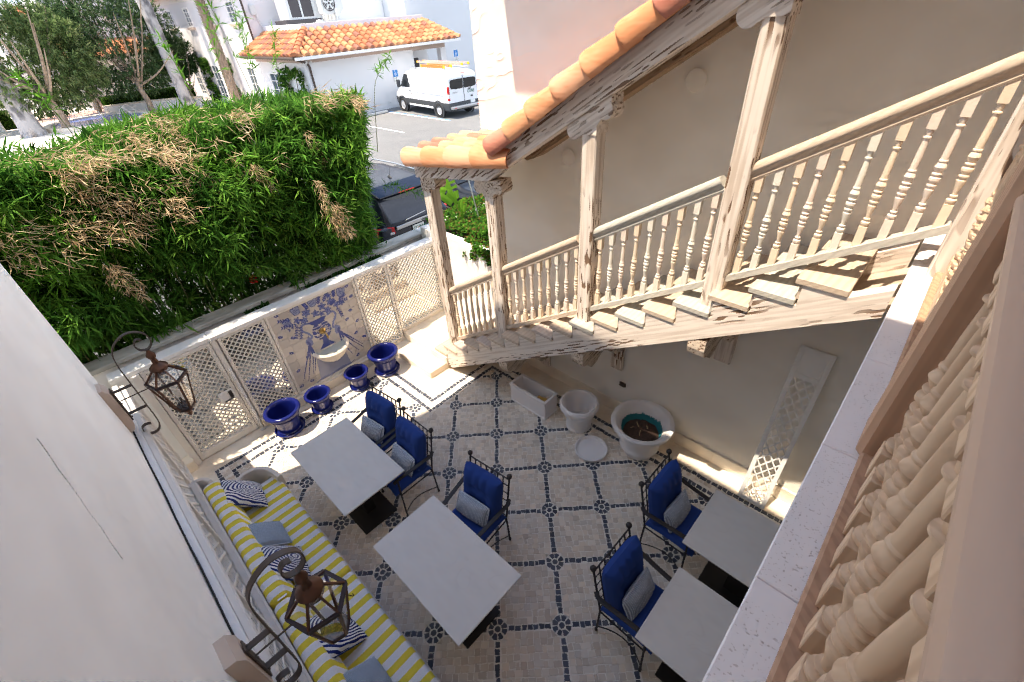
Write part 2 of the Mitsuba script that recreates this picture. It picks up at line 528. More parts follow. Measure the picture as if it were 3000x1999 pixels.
mat('pool_tile', pr((0.08, 0.12, 0.34), 0.2))
mat('glaze_tile', pr(VCOL, 0.22, specular=0.5))
mat('azulejo', pr((0.07, 0.09, 0.30), 0.25))
mat('azulejo_mid', pr((0.19, 0.22, 0.43), 0.25))
mat('azulejo_pale', pr((0.30, 0.33, 0.47), 0.25))
mat('flower_red', pr((0.65, 0.02, 0.015), 0.6))
mat('banana', {'type': 'principledthin', 'base_color': {'type': 'rgb', 'value': [0.16, 0.34, 0.03]}, 'roughness': 0.4, 'diff_trans': 0.8, 'eta': 1.45}, False)
mat('basin_water', pr((.42, .44, .40), .03, specular=.6))
mat('wire_black', pr((0.015, 0.015, 0.015), 0.6))
# ================================================================ THE SETTING
struct('ground', bx(-400, 400, -400, 600, -0.6, -0.012), 'asphalt', label='grey asphalt of the parking lot')
struct('plaza_ground', bx(-30, 9.3, 29.5, 60, -0.2, -0.004), 'plaza', label='pale paving of the garden beyond the hedge')
struct('brick_pavement', bx(-30, 9.3, 44.5, 47.5, -0.2, 0.0), 'brick_paving', label='reddish brick pavement behind the garden seats')
for x0, x1, y0, y1 in ((12.84, 12.94, 16.4, 22.0), (9.9, 10.02, 16.3, 19.6)):
    struct('parking_line', bx(x0, x1, y0, y1, -0.01, -0.008), 'line_white', label='white painted line of a parking bay')
struct('parking_line', bx(12.97, 13.07, 16.4, 22.0, -0.01, -0.008), 'line_blue', label='blue painted line of the accessible parking bay')

# the courtyard floor: limestone margin with joints, mosaic field set in it
GROUND_POLY = Polygon([(-4.03, -7), (0.56, -7), (0.56, 1.86), (-4.03, 1.86)])
struct('courtyard_floor', bx(-4.03, 0.56, -7, 1.9, -0.3, -0.0045), 'grout', label='mortar bed of the courtyard mosaic floor')
OUT = [(-3.69, -6.6), (-3.69, 1.51), (-1.01, 1.51), (-1.01, 0.35), (0.255, 0.35), (0.255, -6.6)]
INN = [(-3.53, -6.6), (-3.53, 1.35), (-1.155, 1.35), (-1.155, 0.205), (0.11, 0.205), (0.11, -6.6)]
margin = GROUND_POLY.difference(Polygon(OUT).buffer(0.028, join_style=2))
cuts_x = [-4.03, -3.69, -2.9, -2.2, -1.5, -1.01, -0.4, 0.255, 0.56]
cuts_y = [1.9, 1.51, 0.95, 0.35, -0.5, -1.3, -2.1, -2.9, -3.7, -4.5, -5.5, -7]
for a, b in zip(cuts_x[:-1], cuts_x[1:]):
    for c, d in zip(cuts_y[1:], cuts_y[:-1]):
        g = margin.intersection(sbox(a + 0.0015, c + 0.0015, b - 0.0015, d - 0.0015))
        if g.area > 0.01 and not (b <= 0.256 and a >= -3.7 and d <= 0.36):
            part('courtyard_floor', 'paving_slab', prism(g, -0.006, 0.0 + rng.uniform(-.001, .0005)), 'limestone')

G1, G2 = np.array([1, -1]) / math.sqrt(2), np.array([-1, -1]) / math.sqrt(2)   # the two directions of the diagonal grid
SP = 0.6
dark, beige = [], []


def quad(c, u, w, l, h, jit):
    """a jittered quad about c with half sizes l along u and h along w"""
    return np.array([c + s * u * l + t * w * h + rng.normal(0, jit, 2) for s, t in ((-1, -1), (1, -1), (1, 1), (-1, 1))])


def line_cobbles(a, b, w=0.05, step=0.062):
    a, b = np.array(a, float), np.array(b, float)
    L = np.linalg.norm(b - a)
    u = (b - a) / L
    v = np.array([-u[1], u[0]])
    n = max(1, int(round(L / step)))
    edges = np.linspace(0, L, n + 1)
    edges[1:-1] += rng.normal(0, 0.006, n - 1)
    for k in range(n):
        m, h = (edges[k] + edges[k + 1]) / 2, (edges[k + 1] - edges[k]) / 2 - 0.0045
        dark.append(quad(a + u * m + v * rng.normal(0, .0025), u, v, h, w / 2 * rng.uniform(.88, 1.05), 0.003))


for P in (OUT, INN):
    for a, b in zip(P[:-1], P[1:]):
        a, b = np.array(a), np.array(b)
        u = (b - a) / np.linalg.norm(b - a)
        line_cobbles(a + u * 0.03, b + u * 0.025)
field = Polygon(INN).buffer(-0.03, join_style=2)
nodes = [(i, j) for i in range(-9, 12) for j in range(-6, 14)]
pos = lambda i, j: SP * (i * G1 + j * G2)
zone = field.buffer(-0.005)
ros = []
for i, j in nodes:
    c = pos(i, j)
    if zone.buffer(0.03).contains(Point(c)):
        ros.append(c)
        dark.append(np.array([c + 0.028 * np.array([math.cos(t), math.sin(t)]) for t in np.arange(7) * 2 * PI / 7 + rng.uniform(0, 1)]))
        for k in range(8):
            t = PI / 4 * k + PI / 8 + rng.normal(0, .03)
            e, f = np.array([math.cos(t), math.sin(t)]), np.array([-math.sin(t), math.cos(t)])
            pts = [c + e * r + f * s * r * 0.33 for r, s in ((.040, -1), (.084, -.95), (.091, 0), (.084, .95), (.040, 1))]
            pts = np.array(pts) + rng.normal(0, .002, (5, 2))
            if zone.buffer(0.012).contains(Polygon(pts)):
                dark.append(pts)
    for d in (G1, G2):
        seg = LineString([c + d * 0.100, c + d * (SP - 0.100)]).intersection(zone.buffer(-0.012))
        if seg.length > 0.05 and seg.geom_type == 'LineString':
            q = np.array(seg.coords)
            line_cobbles(q[0], q[-1], w=0.046, step=0.058)
# beige tesserae: each diamond is laid in nine by nine uneven stones
lines = union_all([LineString([pos(i, -8), pos(i, 16)]).buffer(0.031) for i in range(-9, 12)] + [LineString([pos(-12, j), pos(14, j)]).buffer(0.031) for j in range(-6, 14)] + [Point(c).buffer(0.099) for c in ros])
cellz = field.difference(lines)
shapely.prepare(cellz)
NB = 9
for i, j in nodes:
    c0 = pos(i, j)
    if not field.buffer(0.9).contains(Point(c0)):
        continue
    st = (SP - 0.062) / NB
    for r in range(NB):
        off = rng.uniform(0, 1)
        y = 0.031 + st * (r + .5)
        e = np.sort(np.concatenate([[0.031, SP - 0.031], 0.031 + st * (np.arange(1, NB) + rng.normal(0, .16, NB - 1))]))
        for k in range(NB):
            m, h = (e[k] + e[k + 1]) / 2, (e[k + 1] - e[k]) / 2 - .0028
            q = quad(c0 + G1 * m + G2 * (y + rng.normal(0, .003)), G1, G2, max(h, .01), st / 2 - .0028, .0028)
            pg = Polygon(q)
            if cellz.contains(pg):
                beige.append(q)
            elif cellz.intersects(pg):
                g = cellz.intersection(pg)
                g = max(getattr(g, 'geoms', [g]), key=lambda s: s.area)
                if g.geom_type == 'Polygon' and g.area > 0.0005:
                    beige.append(np.array(g.simplify(.003).exterior.coords)[:-1])
# the strip between the two border lines
strip = Polygon(OUT).buffer(-0.03, join_style=2).difference(Polygon(INN).buffer(0.03, join_style=2))
for a, b in zip(OUT[:-1], OUT[1:]):
    a, b = np.array(a), np.array(b)
    u = (b - a) / np.linalg.norm(b - a)
    v = np.array([u[1], -u[0]])
    for t in np.arange(0.05, np.linalg.norm(b - a), .052):
        for s in (0.055, 0.105):
            pg = Polygon(quad(a + u * (t + rng.normal(0, .003)) + v * s, u, v, .0228, .0225, .0025))
            if strip.contains(pg):
                beige.append(np.array(pg.exterior.coords)[:-1])


def sett(q, top, tint):
    """one stone: its outline q with a small bevel up to its top"""
    q = np.asarray(q)
    n, c = len(q), q.mean(0)
    i = c + (q - c) * (1 - 0.0030 / max(0.006, np.linalg.norm(q - c, axis=1).mean()))
    V = np.vstack([np.c_[q, np.full(n, -0.010)], np.c_[q, np.full(n, top - 0.0025)], np.c_[i, np.full(n, top)]])
    F = []
    for a in range(n):
        b = (a + 1) % n
        for l in (0, n):
            F += [[l + a, l + b, l + n + b], [l + a, l + n + b, l + n + a]]
    F += [[2 * n, 2 * n + a, 2 * n + a + 1] for a in range(1, n - 1)]
    if np.cross(q[1] - q[0], q[2] - q[1]) < 0:
        F = [f[::-1] for f in F]
    return np.array(V), np.array(F), np.tile(tint, (len(V), 1))


def in_view(c, margin=30):
    d = np.array([c[0], c[1], 0]) - CAM
    z = d @ FWD
    x, y = d @ RIGHT / z * 1319 + 1500, -(d @ UP) / z * 1319 + 999.5
    return -margin < x < 3000 + margin and 0 < y < 1999 + margin


def lay(name, qs, tints, kind_name):
    order = sorted(range(len(qs)), key=lambda k: (not in_view(qs[k].mean(0)), np.linalg.norm(np.r_[qs[k].mean(0), 0] - CAM)))
    rest = []
    for n_, k in enumerate(order):
        t = np.array(tints[rng.integers(len(tints))]) * rng.uniform(0.88, 1.10)
        v, f, c = sett(qs[k], rng.normal(0, .0007), t)
        if n_ < 295:
            part('courtyard_floor', name, (v, f), 'mosaic', color=c)
        else:
            rest.append((v, f, c))
    off = np.cumsum([0] + [len(r[0]) for r in rest])
    part('courtyard_floor', kind_name, (np.vstack([r[0] for r in rest]), np.vstack([r[1] + o for r, o in zip(rest, off)])), 'mosaic',
         color=np.vstack([r[2] for r in rest]), kind='stuff')


lay('dark_cobble', dark, [(.045, .055, .085), (.035, .042, .062), (.06, .07, .10), (.075, .085, .105)], 'dark_cobbles_beyond')
lay('mosaic_stone', beige, [(.64, .565, .475), (.60, .53, .45), (.67, .60, .515), (.62, .56, .49), (.57, .49, .405), (.66, .57, .465)], 'mosaic_stones_beyond')

# landing: two low limestone steps in the far corner
t = thing('stone_steps', 'two white limestone steps with a landing at the foot of the wooden stairs', 'steps')
part(t, 'lower_step', bx(-0.715, 0.55, 0.745, 1.86, -0.01, 0.115, .004), 'limestone')
part(t, 'landing', bx(-0.405, 0.55, 0.70, 1.862, 0.115, 0.25, .004), 'limestone')

# ---------------------------------------------------------------- the stair wall
t = thing('stair_wall', 'tall cream stucco wall with hand trowelled plaster behind the wooden stairs', 'wall')


def stucco_sheet(x, y0, y1, z0, z1, nx, amp=0.006, seed=3):
    def fn(u, v):
        y, z = y0 + (y1 - y0) * u, z0 + (z1 - z0) * v
        d = amp * (meshkit.fbm(np.stack([y * 1.3, z * 1.3, 0 * y], -1), 3, seed) - .5)
        return np.stack([x - d, y, z], 1)
    V, F, _ = grid(fn, nx, int(nx * (z1 - z0) / abs(y1 - y0)) + 2)
    return trimesh.Trimesh(V, F, process=False)


part(t, 'plaster', [bx(0.556, 0.95, -8, 0.43, -0.01, 6.2, .01), stucco_sheet(.550, -8, .428, 0.0, 6.2, 160)], 'stucco_cream', smooth=40)
for a, b in ((.42, -.9), (-.903, -2.2), (-2.203, -3.2), (-3.203, -4.2), (-4.203, -6)):
    part(t, 'baseboard', bx(0.528, 0.56, b, a, 0.0, 0.19, .004), 'limestone')
for y, z in ((-2.235, 4.072), (-.948, 3.298)):
    m = lathe([(0, .0), (.082, .0), (.088, .006), (.088, .014), (.08, .018), (0, .018)], 28)
    rot(m, [0, 1, 0], -90)
    part(t, 'wall_disc', mv(m, .545, y, z), 'stucco_cream', smooth=40)
part(t, 'eave', [bx(-.33, 0.95, -8, 0.08, 6.2, 6.35, .01)], 'soffit_tan')  # unseen slab, added to cast the shade on the upper wall
solo('drain_spout', 'small dark metal vent low on the stair wall behind the large pot', 'vent', [bx(.50, .545, -1.93, -1.86, .52, .545, .004), bx(.53, .552, -1.94, -1.85, .50, .56, .003)], 'iron_brown')

# ---------------------------------------------------------------- the left building
t = thing('left_building', 'off-white stucco building wall filling the left edge beside the two lanterns', 'wall')
WX = -4.03
part(t, 'plaster', [bx(-14, WX - .006, -14, 1.1, -0.01, 8.4, .02), stucco_sheet(-WX, -14, 1.09, 0, 8.4, 220, .008, 9).apply_transform(np.diag([-1, 1, 1, 1]))], 'stucco_white', smooth=40)
part(t, 'crack', [tube(smooth_line, .0016, 4) for smooth_line in [[(WX + .0005, -1.75 - .05 * i + .01 * math.sin(i * 2.3), 3.36 - .055 * i + .012 * math.sin(i * 3.1)) for i in range(9)]]], 'iron_brown', kind='stuff')
part(t, 'roof_eave', bx(-15, -2.88, -15, 1.18, 8.45, 8.6, .02), 'soffit_tan')

# ---------------------------------------------------------------- the loggia the picture is taken from
t = thing('loggia', 'upper gallery of the house with a pitted white stone sill along its edge', 'gallery')
part(t, 'floor_slab', bx(-4.02, 0.545, -8, -4.14, 2.86, 3.19), 'plain_cream')
part(t, 'fascia', bx(-4.02, 0.545, -4.139, -4.10, 2.86, 3.195), 'plain_cream')
part(t, 'rear_wall', bx(-4.02, 0.545, -8.2, -8.01, 0, 6.1), 'plain_cream')
for a, b in zip((-4.02, -3.31, -2.635, -1.977, -1.317, -.66, -.0), (-3.31, -2.635, -1.977, -1.317, -.66, -.0, .545)):
    part(t, 'coping_slab', bx(a + .0016, b - .0016, -4.62, -4.073, 3.195, 3.26, .004), 'coping_stone')
part(t, 'ceiling', bx(-4.02, 0.545, -8.2, -4.35, 6.1, 6.25), 'soffit_tan')

# ---------------------------------------------------------------- the fountain wall and the parapet behind it
FY = 1.86
t = thing('fountain_wall', 'low white wall with mirrored trellis panels and a tiled fountain at its middle', 'wall')
part(t, 'core', bx(-4.03, .56, FY + .05, 2.0, -0.01, 1.55), 'plain_white')
for a, b in ((-4.02, -2.99), (-2.985, -1.0), (-.995, .62)):
    part(t, 'cap', bx(a, b, FY - .035 if a > -3 else FY - .02, 2.02, 1.555, 1.612, .006), 'paint_white')
for a, b in ((-2.93, -2.3), (-2.297, -1.66), (-1.657, -1.0), (-.997, -.72)):
    part(t, 'base_stone', bx(a, b, FY - .075, FY + .05, 0.001, .155, .004), 'limestone')
part(t, 'base_stone', bx(-.40, .55, FY - .03, FY + .05, .251, .285, .003), 'limestone')
part(t, 'base_stone', bx(-.72, -.408, FY - .04, FY + .05, .1155, .15, .003), 'limestone')
part(t, 'base_stone', bx(-3.97, -3.83, FY - .12, FY + .05, 0.001, .16, .004), 'limestone')

t = thing('parapet_wall', 'weathered grey capped masonry wall between the courtyard and the bamboo hedge', 'wall')
part(t, 'masonry', bx(-9, 5.5, 2.26, 2.44, -0.01, 1.55), 'plain_white')
part(t, 'cap', bx(-9, .62, 2.22, 2.48, 1.552, 1.612, .008), 'concrete_cap')
part(t, 'cap', bx(.623, 5.5, 2.22, 2.48, 1.552, 1.612, .008), 'paint_white')
part(t, 'soil_trough', bx(-4.03, .55, 2.021, 2.259, 1.0, 1.46), 'soil')

t = thing('raised_planter', 'white plastered planter box behind the stairs holding ivy and a banana plant', 'planter')
part(t, 'wall', [bx(.562, .70, .44, 2.2, -0.01, 1.74, .008), bx(.71, 3.4, .44, .58, 0, 1.74, .008), bx(.71, 3.4, 2.08, 2.21, 0, 1.60, .008)], 'plain_white')
part(t, 'soil', bx(.69, 3.4, .57, 2.09, 1.0, 1.62), 'soil')
# ================================================================ TRELLIS PANELS
def trellis_slats(t, plane, fixed, a0, a1, z0, z1, pitch=0.075, w=0.013, d=0.006, gap=0.0, ang=45, mat_='paint_lattice', sgn=-1):
    """two layers of diagonal slats filling the opening a0..a1 x z0..z1 on the plane y=fixed ('y') or x=fixed ('x')"""
    rect = sbox(a0, z0, a1, z1)
    c, s = math.cos(math.radians(ang)), math.sin(math.radians(ang))
    for layer, sg in ((0, 1), (1, -1)):
        n = np.array([-s * sg, c])
        u = np.array([c, s * sg])
        corners = np.array([[a0, z0], [a1, z0], [a1, z1], [a0, z1]]) @ n
        for k in np.arange(math.ceil(corners.min() / (pitch * .7071)), math.floor(corners.max() / (pitch * .7071)) + 1):
            m = n * k * pitch * .7071
            seg = LineString([m - u * 9, m + u * 9]).buffer(w / 2, cap_style=2).intersection(rect)
            if seg.is_empty or seg.area < 0.0006:
                continue
            off = fixed + sgn * (layer * d + .0002)
            part(t, 'slat', prism(seg, off, off + sgn * d * .99, plane), mat_)


def frame_rect(plane, fixed, a0, a1, z0, z1, w, d0, d1, wb=None):
    """four butted bars round an opening (outer bounds given)"""
    wb = wb or w
    f = (lambda p, q, r, s: bx(p, q, fixed + d0, fixed + d1, r, s, .003)) if plane == 'y' else (lambda p, q, r, s: bx(fixed + d0, fixed + d1, p, q, r, s, .003))
    return [f(a0, a0 + w, z0, z1), f(a1 - w, a1, z0, z1), f(a0 + w + .0004, a1 - w - .0004, z0, z0 + wb), f(a0 + w + .0004, a1 - w - .0004, z1 - w, z1)]


def panel(name, label, a0, a1, z0, z1, fw=.035, wb=None, ang=45):
    t = thing(name, label, 'trellis', None)
    wb = wb or fw
    part(t, 'mirror', bx(a0 + fw * .6, a1 - fw * .6, FY + .0078, FY + .012, z0 + wb * .6, z1 - fw * .6), 'mirror_glass')
    part(t, 'frame', frame_rect('y', FY, a0, a1, z0, z1, fw, -.022, .021, wb), 'paint_lattice')
    trellis_slats(t, 'y', FY + .006, a0 + fw - .002, a1 - fw + .002, z0 + wb - .002, z1 - fw + .002, ang=ang)
    return t


g = panel('garden_gate', 'white mirrored trellis gate with a lock plate and black lever handle', -3.755, -3.005, .015, 1.55, fw=.042, wb=.11)
labels[g]['category'] = 'gate'
part(g, 'lock_plate', bx(-3.22, -3.045, FY - .034, FY - .0225, .66, .83, .003), 'paint_white')
part(g, 'handle_plate', bx(-3.105, -3.062, FY - .046, FY - .0345, .70, .81, .004), 'iron_black')
part(g, 'handle', [rod((-3.083, FY - .046, .722), (-3.083, FY - .092, .722), .009), rod((-3.083, FY - .088, .722), (-3.19, FY - .088, .712), .009)], 'iron_black', smooth=40)
t = thing('gate_post', 'white steel post with a round closer tube between the gate and the trellis', 'post')
part(t, 'upright', bx(-2.998, -2.935, FY - .02, FY + .045, 0, 1.553, .004), 'paint_lattice')
part(t, 'closer_tube', [rod((-2.955, FY - .045, .16), (-2.955, FY - .045, 1.1), .016, 12), rod((-2.955, FY - .045, 0.001), (-2.955, FY - .045, .16), .011, 10)], 'paint_white', smooth=40)
part(t, 'floor_socket', bx(-3.0, -2.90, FY - .10, FY - .06, 0.0005, .02, .003), 'aluminium')
panel('trellis_panel', 'mirrored white trellis between the gate post and the blue and white tile picture', -2.915, -2.335, .157, 1.55)
panel('trellis_panel', 'mirrored white trellis right of the tile picture above the largest right-hand blue pot', -.985, -.425, .152, 1.55)
panel('trellis_panel', 'wide mirrored white trellis above the limestone landing by the stairs', -.415, .53, .287, 1.55)
t = thing('fence_post', 'square white post in the corner beside the hinge side of the gate', 'post')
part(t, 'upright', bx(-3.845, -3.765, FY - .05, FY + .04, .0, 1.553, .004), 'paint_lattice')

# the long trellis in front of the left building, along the back of the bench
LX = -3.945
t = thing('bench_trellis', 'long white mirrored trellis fence running along the left wall behind the striped bench', 'trellis')
part(t, 'cap', bx(-4.020, -3.972, -4.6, 1.70, 1.578, 1.612, .004), 'paint_white')
part(t, 'inner_rail', bx(-3.971, -3.925, -4.6, 1.70, 1.552, 1.580, .003), 'paint_lattice')
edges = [1.72, 0.75, -.35, -1.45, -2.55, -3.65, -4.6]
for a, b in zip(edges[:-1], edges[1:]):
    part(t, 'mirror', bx(LX - .0125, LX - .0088, b + .02, a - .02, .2, 1.53), 'mirror_glass')
    part(t, 'frame', frame_rect('x', LX, b + .001, a - .001, .163, 1.551, .04, -.022, .024), 'paint_lattice')
trellis_slats(t, 'x', LX - .008, -4.58, 1.68, .2, 1.52, pitch=.152, w=.020, sgn=1)
solo('wall_cable', 'thin black cable lying along the left wall on the trellis cap', 'cable',
     tube([(-4.020 + .003 * math.sin(i * 1.7), 1.0 - i * .28, 1.618 + .002 * math.sin(i)) for i in range(20)], .006, 6), 'wire_black', smooth=True)

# ================================================================ THE TILE PICTURE
MY = 1.853
t = thing('tile_picture', 'blue and white painted tile picture of a flower vase with two long-tailed birds', 'tile mural')
part(t, 'frame', frame_rect('y', FY, -2.325, -.995, .157, 1.553, .034, -.022, .03), 'paint_lattice')
X0, X1, Z0, Z1 = -2.29, -1.03, .192, 1.518
NX, NZ = 9, 10
for i in range(NX):
    for j in range(NZ):
        x0, x1 = X0 + (X1 - X0) * i / NX, X0 + (X1 - X0) * (i + 1) / NX
        z0, z1 = Z0 + (Z1 - Z0) * j / NZ, Z0 + (Z1 - Z0) * (j + 1) / NZ
        m = bx(x0 + .0022, x1 - .0022, MY, MY + .012, z0 + .0022, z1 - .0022, .0012)
        part(t, 'tile', m, 'glaze_tile', color=np.tile(np.array([.60, .555, .515]) * rng.uniform(.86, 1.06), (len(m.vertices), 1)))
part(t, 'tile_backing', bx(X0, X1, MY + .0125, MY + .03, Z0, Z1), 'grout')
ell = lambda c, a, b, ang=0: affinity.rotate(affinity.scale(Point(c).buffer(1, 10), a, b), ang, origin=tuple(map(float, c)))
curve = lambda pts, w: LineString(smooth_path(pts, 8)).buffer(w, 3)


def smooth_path(P, k=8):
    P = np.array(P, float)
    Q = np.vstack([2 * P[0] - P[1], P, 2 * P[-1] - P[-2]])
    out = []
    for i in range(1, len(Q) - 2):
        for s in np.arange(k) / k:
            a, b, c, d = Q[i - 1:i + 3]
            out.append(.5 * ((2 * b) + (c - a) * s + (2 * a - 5 * b + 4 * c - d) * s * s + (3 * b - a - 3 * c + d) * s ** 3))
    return np.array(out + [P[-1]])


def taper(pts, w0, w1):
    P = smooth_path(pts, 6)
    d = np.gradient(P, axis=0)
    n = np.stack([-d[:, 1], d[:, 0]], 1) / (np.linalg.norm(d, axis=1, keepdims=True) + 1e-9)
    w = np.linspace(w0, w1, len(P))[:, None] / 2
    return Polygon(np.vstack([P + n * w, (P - n * w)[::-1]])).buffer(0)


def daisy(c, r, n, ph):
    return union_all([ell((c[0] + .55 * r * math.cos(a), c[1] + .55 * r * math.sin(a)), r * .46, r * .24, math.degrees(a)) for a in np.arange(n) * 2 * PI / n + ph])


def spray(a, b, n, l):
    a, b = np.array(a, float), np.array(b, float)
    out = [LineString([a, b]).buffer(.0035)]
    ang = math.degrees(math.atan2(*(b - a)[::-1]))
    for k in range(n):
        p = a + (b - a) * (k + .6) / n
        for s in (-1, 1):
            q = p + .45 * l * np.array([math.cos(math.radians(ang + s * 45)), math.sin(math.radians(ang + s * 45))])
            out.append(ell(q, l * .5, l * .19, ang + s * 45))
    return union_all(out)


def tulip(c, r, ang):
    g = union_all([ell((c[0] + dx * r, c[1] + r * .25), r * .36, r * .85, tilt) for dx, tilt in ((-.42, 16), (0, 0), (.42, -16))] + [ell((c[0], c[1] - r * .25), r * .68, r * .5)])
    return affinity.rotate(g, ang, origin=c)


prng = random.Random(4)
paint_d, paint_m, paint_p = [], [], []
V0 = (-1.675, .995)
body = ell(V0, .142, .155)
lines_ = union_all([curve([(V0[0] - .16, V0[1] + h), (V0[0] - .05, V0[1] + h - .02), (V0[0] + .05, V0[1] + h + .015), (V0[0] + .16, V0[1] + h)], .006) for h in (-.085, -.02, .055, .10)]
                   + [daisy((V0[0] + dx, V0[1] + dz), .035, 5, .3) for dx, dz in ((-.07, .02), (.07, .02), (0, -.06), (-.08, -.05), (.08, -.05), (0, .1))])
paint_d += [body.difference(lines_), Polygon([(-1.845, 1.195), (-1.545, 1.195), (-1.60, 1.13), (-1.635, 1.125), (-1.64, 1.105), (-1.72, 1.105), (-1.725, 1.125), (-1.77, 1.13)]),
            Polygon([(-1.715, .85), (-1.635, .85), (-1.63, .79), (-1.55, .70), (-1.80, .70), (-1.72, .79)])]
for s in (-1, 1):
    paint_m.append(curve([(V0[0] + s * .15, 1.19), (V0[0] + s * .235, 1.205), (V0[0] + s * .265, 1.13), (V0[0] + s * .20, 1.04), (V0[0] + s * .165, .97), (V0[0] + s * .19, .945), (V0[0] + s * .205, .965)], .014))
paint_p.append(Polygon([(-1.955, .20), (-1.425, .20), (-1.475, .64), (-1.90, .64)]))
paint_m += [Polygon([(-1.96, .205), (-1.42, .205), (-1.43, .23), (-1.95, .23)]), curve([(-2.02, .2), (-1.9, .235), (-1.75, .21), (-1.6, .24), (-1.45, .215), (-1.36, .235)], .008)]
for x, z, r in ((-1.92, 1.44, .07), (-1.67, 1.46, .075), (-1.24, 1.42, .075), (-2.08, 1.33, .06)):
    q = tulip((x, z), r, (x + 1.67) * -40)
    paint_p.append(q)
    paint_d.append(q.boundary.buffer(.004))
    paint_d += [affinity.rotate(ell((x + k * r * .22, z + r * .1), .003, r * .6), (x + 1.67) * -40, origin=(x, z)) for k in (-2, -1, 0, 1, 2)]
for x, z, r, n in ((-1.80, 1.36, .062, 6), (-1.56, 1.35, .06, 5), (-1.42, 1.36, .06, 6), (-1.68, 1.29, .055, 5), (-1.50, 1.26, .055, 6), (-1.86, 1.26, .055, 6), (-1.95, 1.31, .05, 5), (-1.35, 1.28, .05, 5), (-1.27, 1.27, .045, 5), (-1.42, 1.46, .04, 5), (-1.60, 1.245, .045, 5)):
    q = daisy((x, z), r, n, prng.random())
    paint_m.append(q)
    paint_d.append(q.boundary.buffer(.0035))
    paint_d.append(ell((x, z), r * .22, r * .22))
for a, b in (((-2.0, 1.27), (-2.17, 1.30)), ((-1.97, 1.24), (-2.05, 1.06)), ((-1.93, 1.22), (-1.985, 1.02)), ((-1.36, 1.24), (-1.32, 1.06)), ((-1.33, 1.30), (-1.18, 1.29)), ((-1.3, 1.33), (-1.19, 1.37)),
             ((-1.52, 1.4), (-1.44, 1.515)), ((-1.75, 1.4), (-1.79, 1.50)), ((-1.36, 1.4), (-1.33, 1.5)), ((-2.02, 1.36), (-2.18, 1.41)), ((-1.6, 1.4), (-1.56, 1.51)), ((-1.85, 1.3), (-2.1, 1.22)), ((-1.45, 1.31), (-1.36, 1.35))):
    paint_d.append(spray(a, b, 5, .042))
for s, (bxx, bz), tails in ((1, (-1.905, .90), [(-2.19, .35), (-2.13, .30), (-2.03, .37), (-1.98, .40)]), (-1, (-1.455, .885), [(-1.145, .42), (-1.15, .36), (-1.24, .35), (-1.36, .36)])):
    e = ell((bxx, bz), .048, .070, 20 * s)
    h = ell((bxx + s * .012, bz + .058), .028, .028)
    paint_m += [e, h, Polygon([(bxx + s * .036, bz + .07), (bxx + s * .07, bz + .06), (bxx + s * .036, bz + .05)])]
    paint_d += [curve([(bxx + s * 0, bz + .085), (bxx - s * .01, bz + .105)], .003), curve([(bxx + s * .015, bz + .085), (bxx + s * .02, bz + .11)], .003), ell((bxx - s * .012, bz - .005), .016, .045, 25 * s)]
    for k, q in enumerate(tails):
        mid = ((bxx * .55 + q[0] * .45) + .012 * k * s, (bz * .5 + q[1] * .5) + .02)
        paint_d.append(taper([(bxx - s * .012, bz - .03), mid, q], .030, .006))
for x, z in ((-1.18, 1.086), (-2.09, 1.086), (-2.19, .875), (-2.08, .277), (-1.28, .29), (-1.12, .87), (-1.2, .68), (-2.2, .55), (-2.24, 1.18), (-1.09, .55), (-2.24, .28), (-1.1, 1.3), (-2.0, .7), (-1.27, .97), (-2.18, 1.5), (-1.12, 1.48)):
    k = prng.uniform(-40, 40)
    paint_d += [affinity.rotate(union_all([ell((x - .017, z + .008), .02, .011, 30), ell((x + .017, z + .008), .02, .011, -30), ell((x - .012, z - .01), .013, .009, -30), ell((x + .012, z - .01), .013, .009, 30)]), k, origin=(x, z))]
clip = sbox(X0 + .002, Z0 + .002, X1 - .002, Z1 - .002)
dd = union_all(paint_d).intersection(clip).simplify(.0008)
mm = union_all(paint_m).intersection(clip).difference(dd.buffer(.0004)).simplify(.0008)
pp = union_all(paint_p).intersection(clip).difference(union_all([dd, mm]).buffer(.0004)).simplify(.0008)
part(t, 'dark_painting', prism(dd, MY - .0010, MY - .0001, 'y'), 'azulejo', kind='stuff')
part(t, 'mid_painting', prism(mm, MY - .0009, MY - .0001, 'y'), 'azulejo_mid', kind='stuff')
part(t, 'pale_painting', prism(pp, MY - .0008, MY - .0001, 'y'), 'azulejo_pale', kind='stuff')

t = thing('fountain_basin', 'half-round carved limestone basin full of water on the tile picture', 'basin')
hb = [(0.04, .455), (.09, .46), (.14, .49), (.20, .545), (.245, .61), (.265, .655), (.283, .668), (.287, .685), (.278, .70), (.262, .706), (.245, .70), (.235, .685), (.20, .64), (.12, .60), (0, .59)]
m = lathe(hb, 48, (-1.655, MY - .0015, 0))
m = trimesh.intersections.slice_mesh_plane(m, [0, -1, 0], [0, MY - .0015, 0])
ro = [bx(-1.655 + .262 * math.cos(a) - .012, -1.655 + .262 * math.cos(a) + .012, MY + .262 * math.sin(a) - .014, MY + .262 * math.sin(a) + .006, .700, .711, .004) for a in np.linspace(-PI + .1, -.1, 22)]
part(t, 'bowl', m, 'limestone', smooth=50)
part(t, 'carved_rim', ro, 'limestone')
wm = lathe([(.225, .677), (.001, .677)], 40, (-1.655, MY - .003, 0))
wm = trimesh.intersections.slice_mesh_plane(wm, [0, -1, 0], [0, MY - .003, 0])
part(t, 'water', wm, 'basin_water')
t = thing('brass_spout', 'curved brass spout on the painted vase pouring a thin stream of water', 'spout')
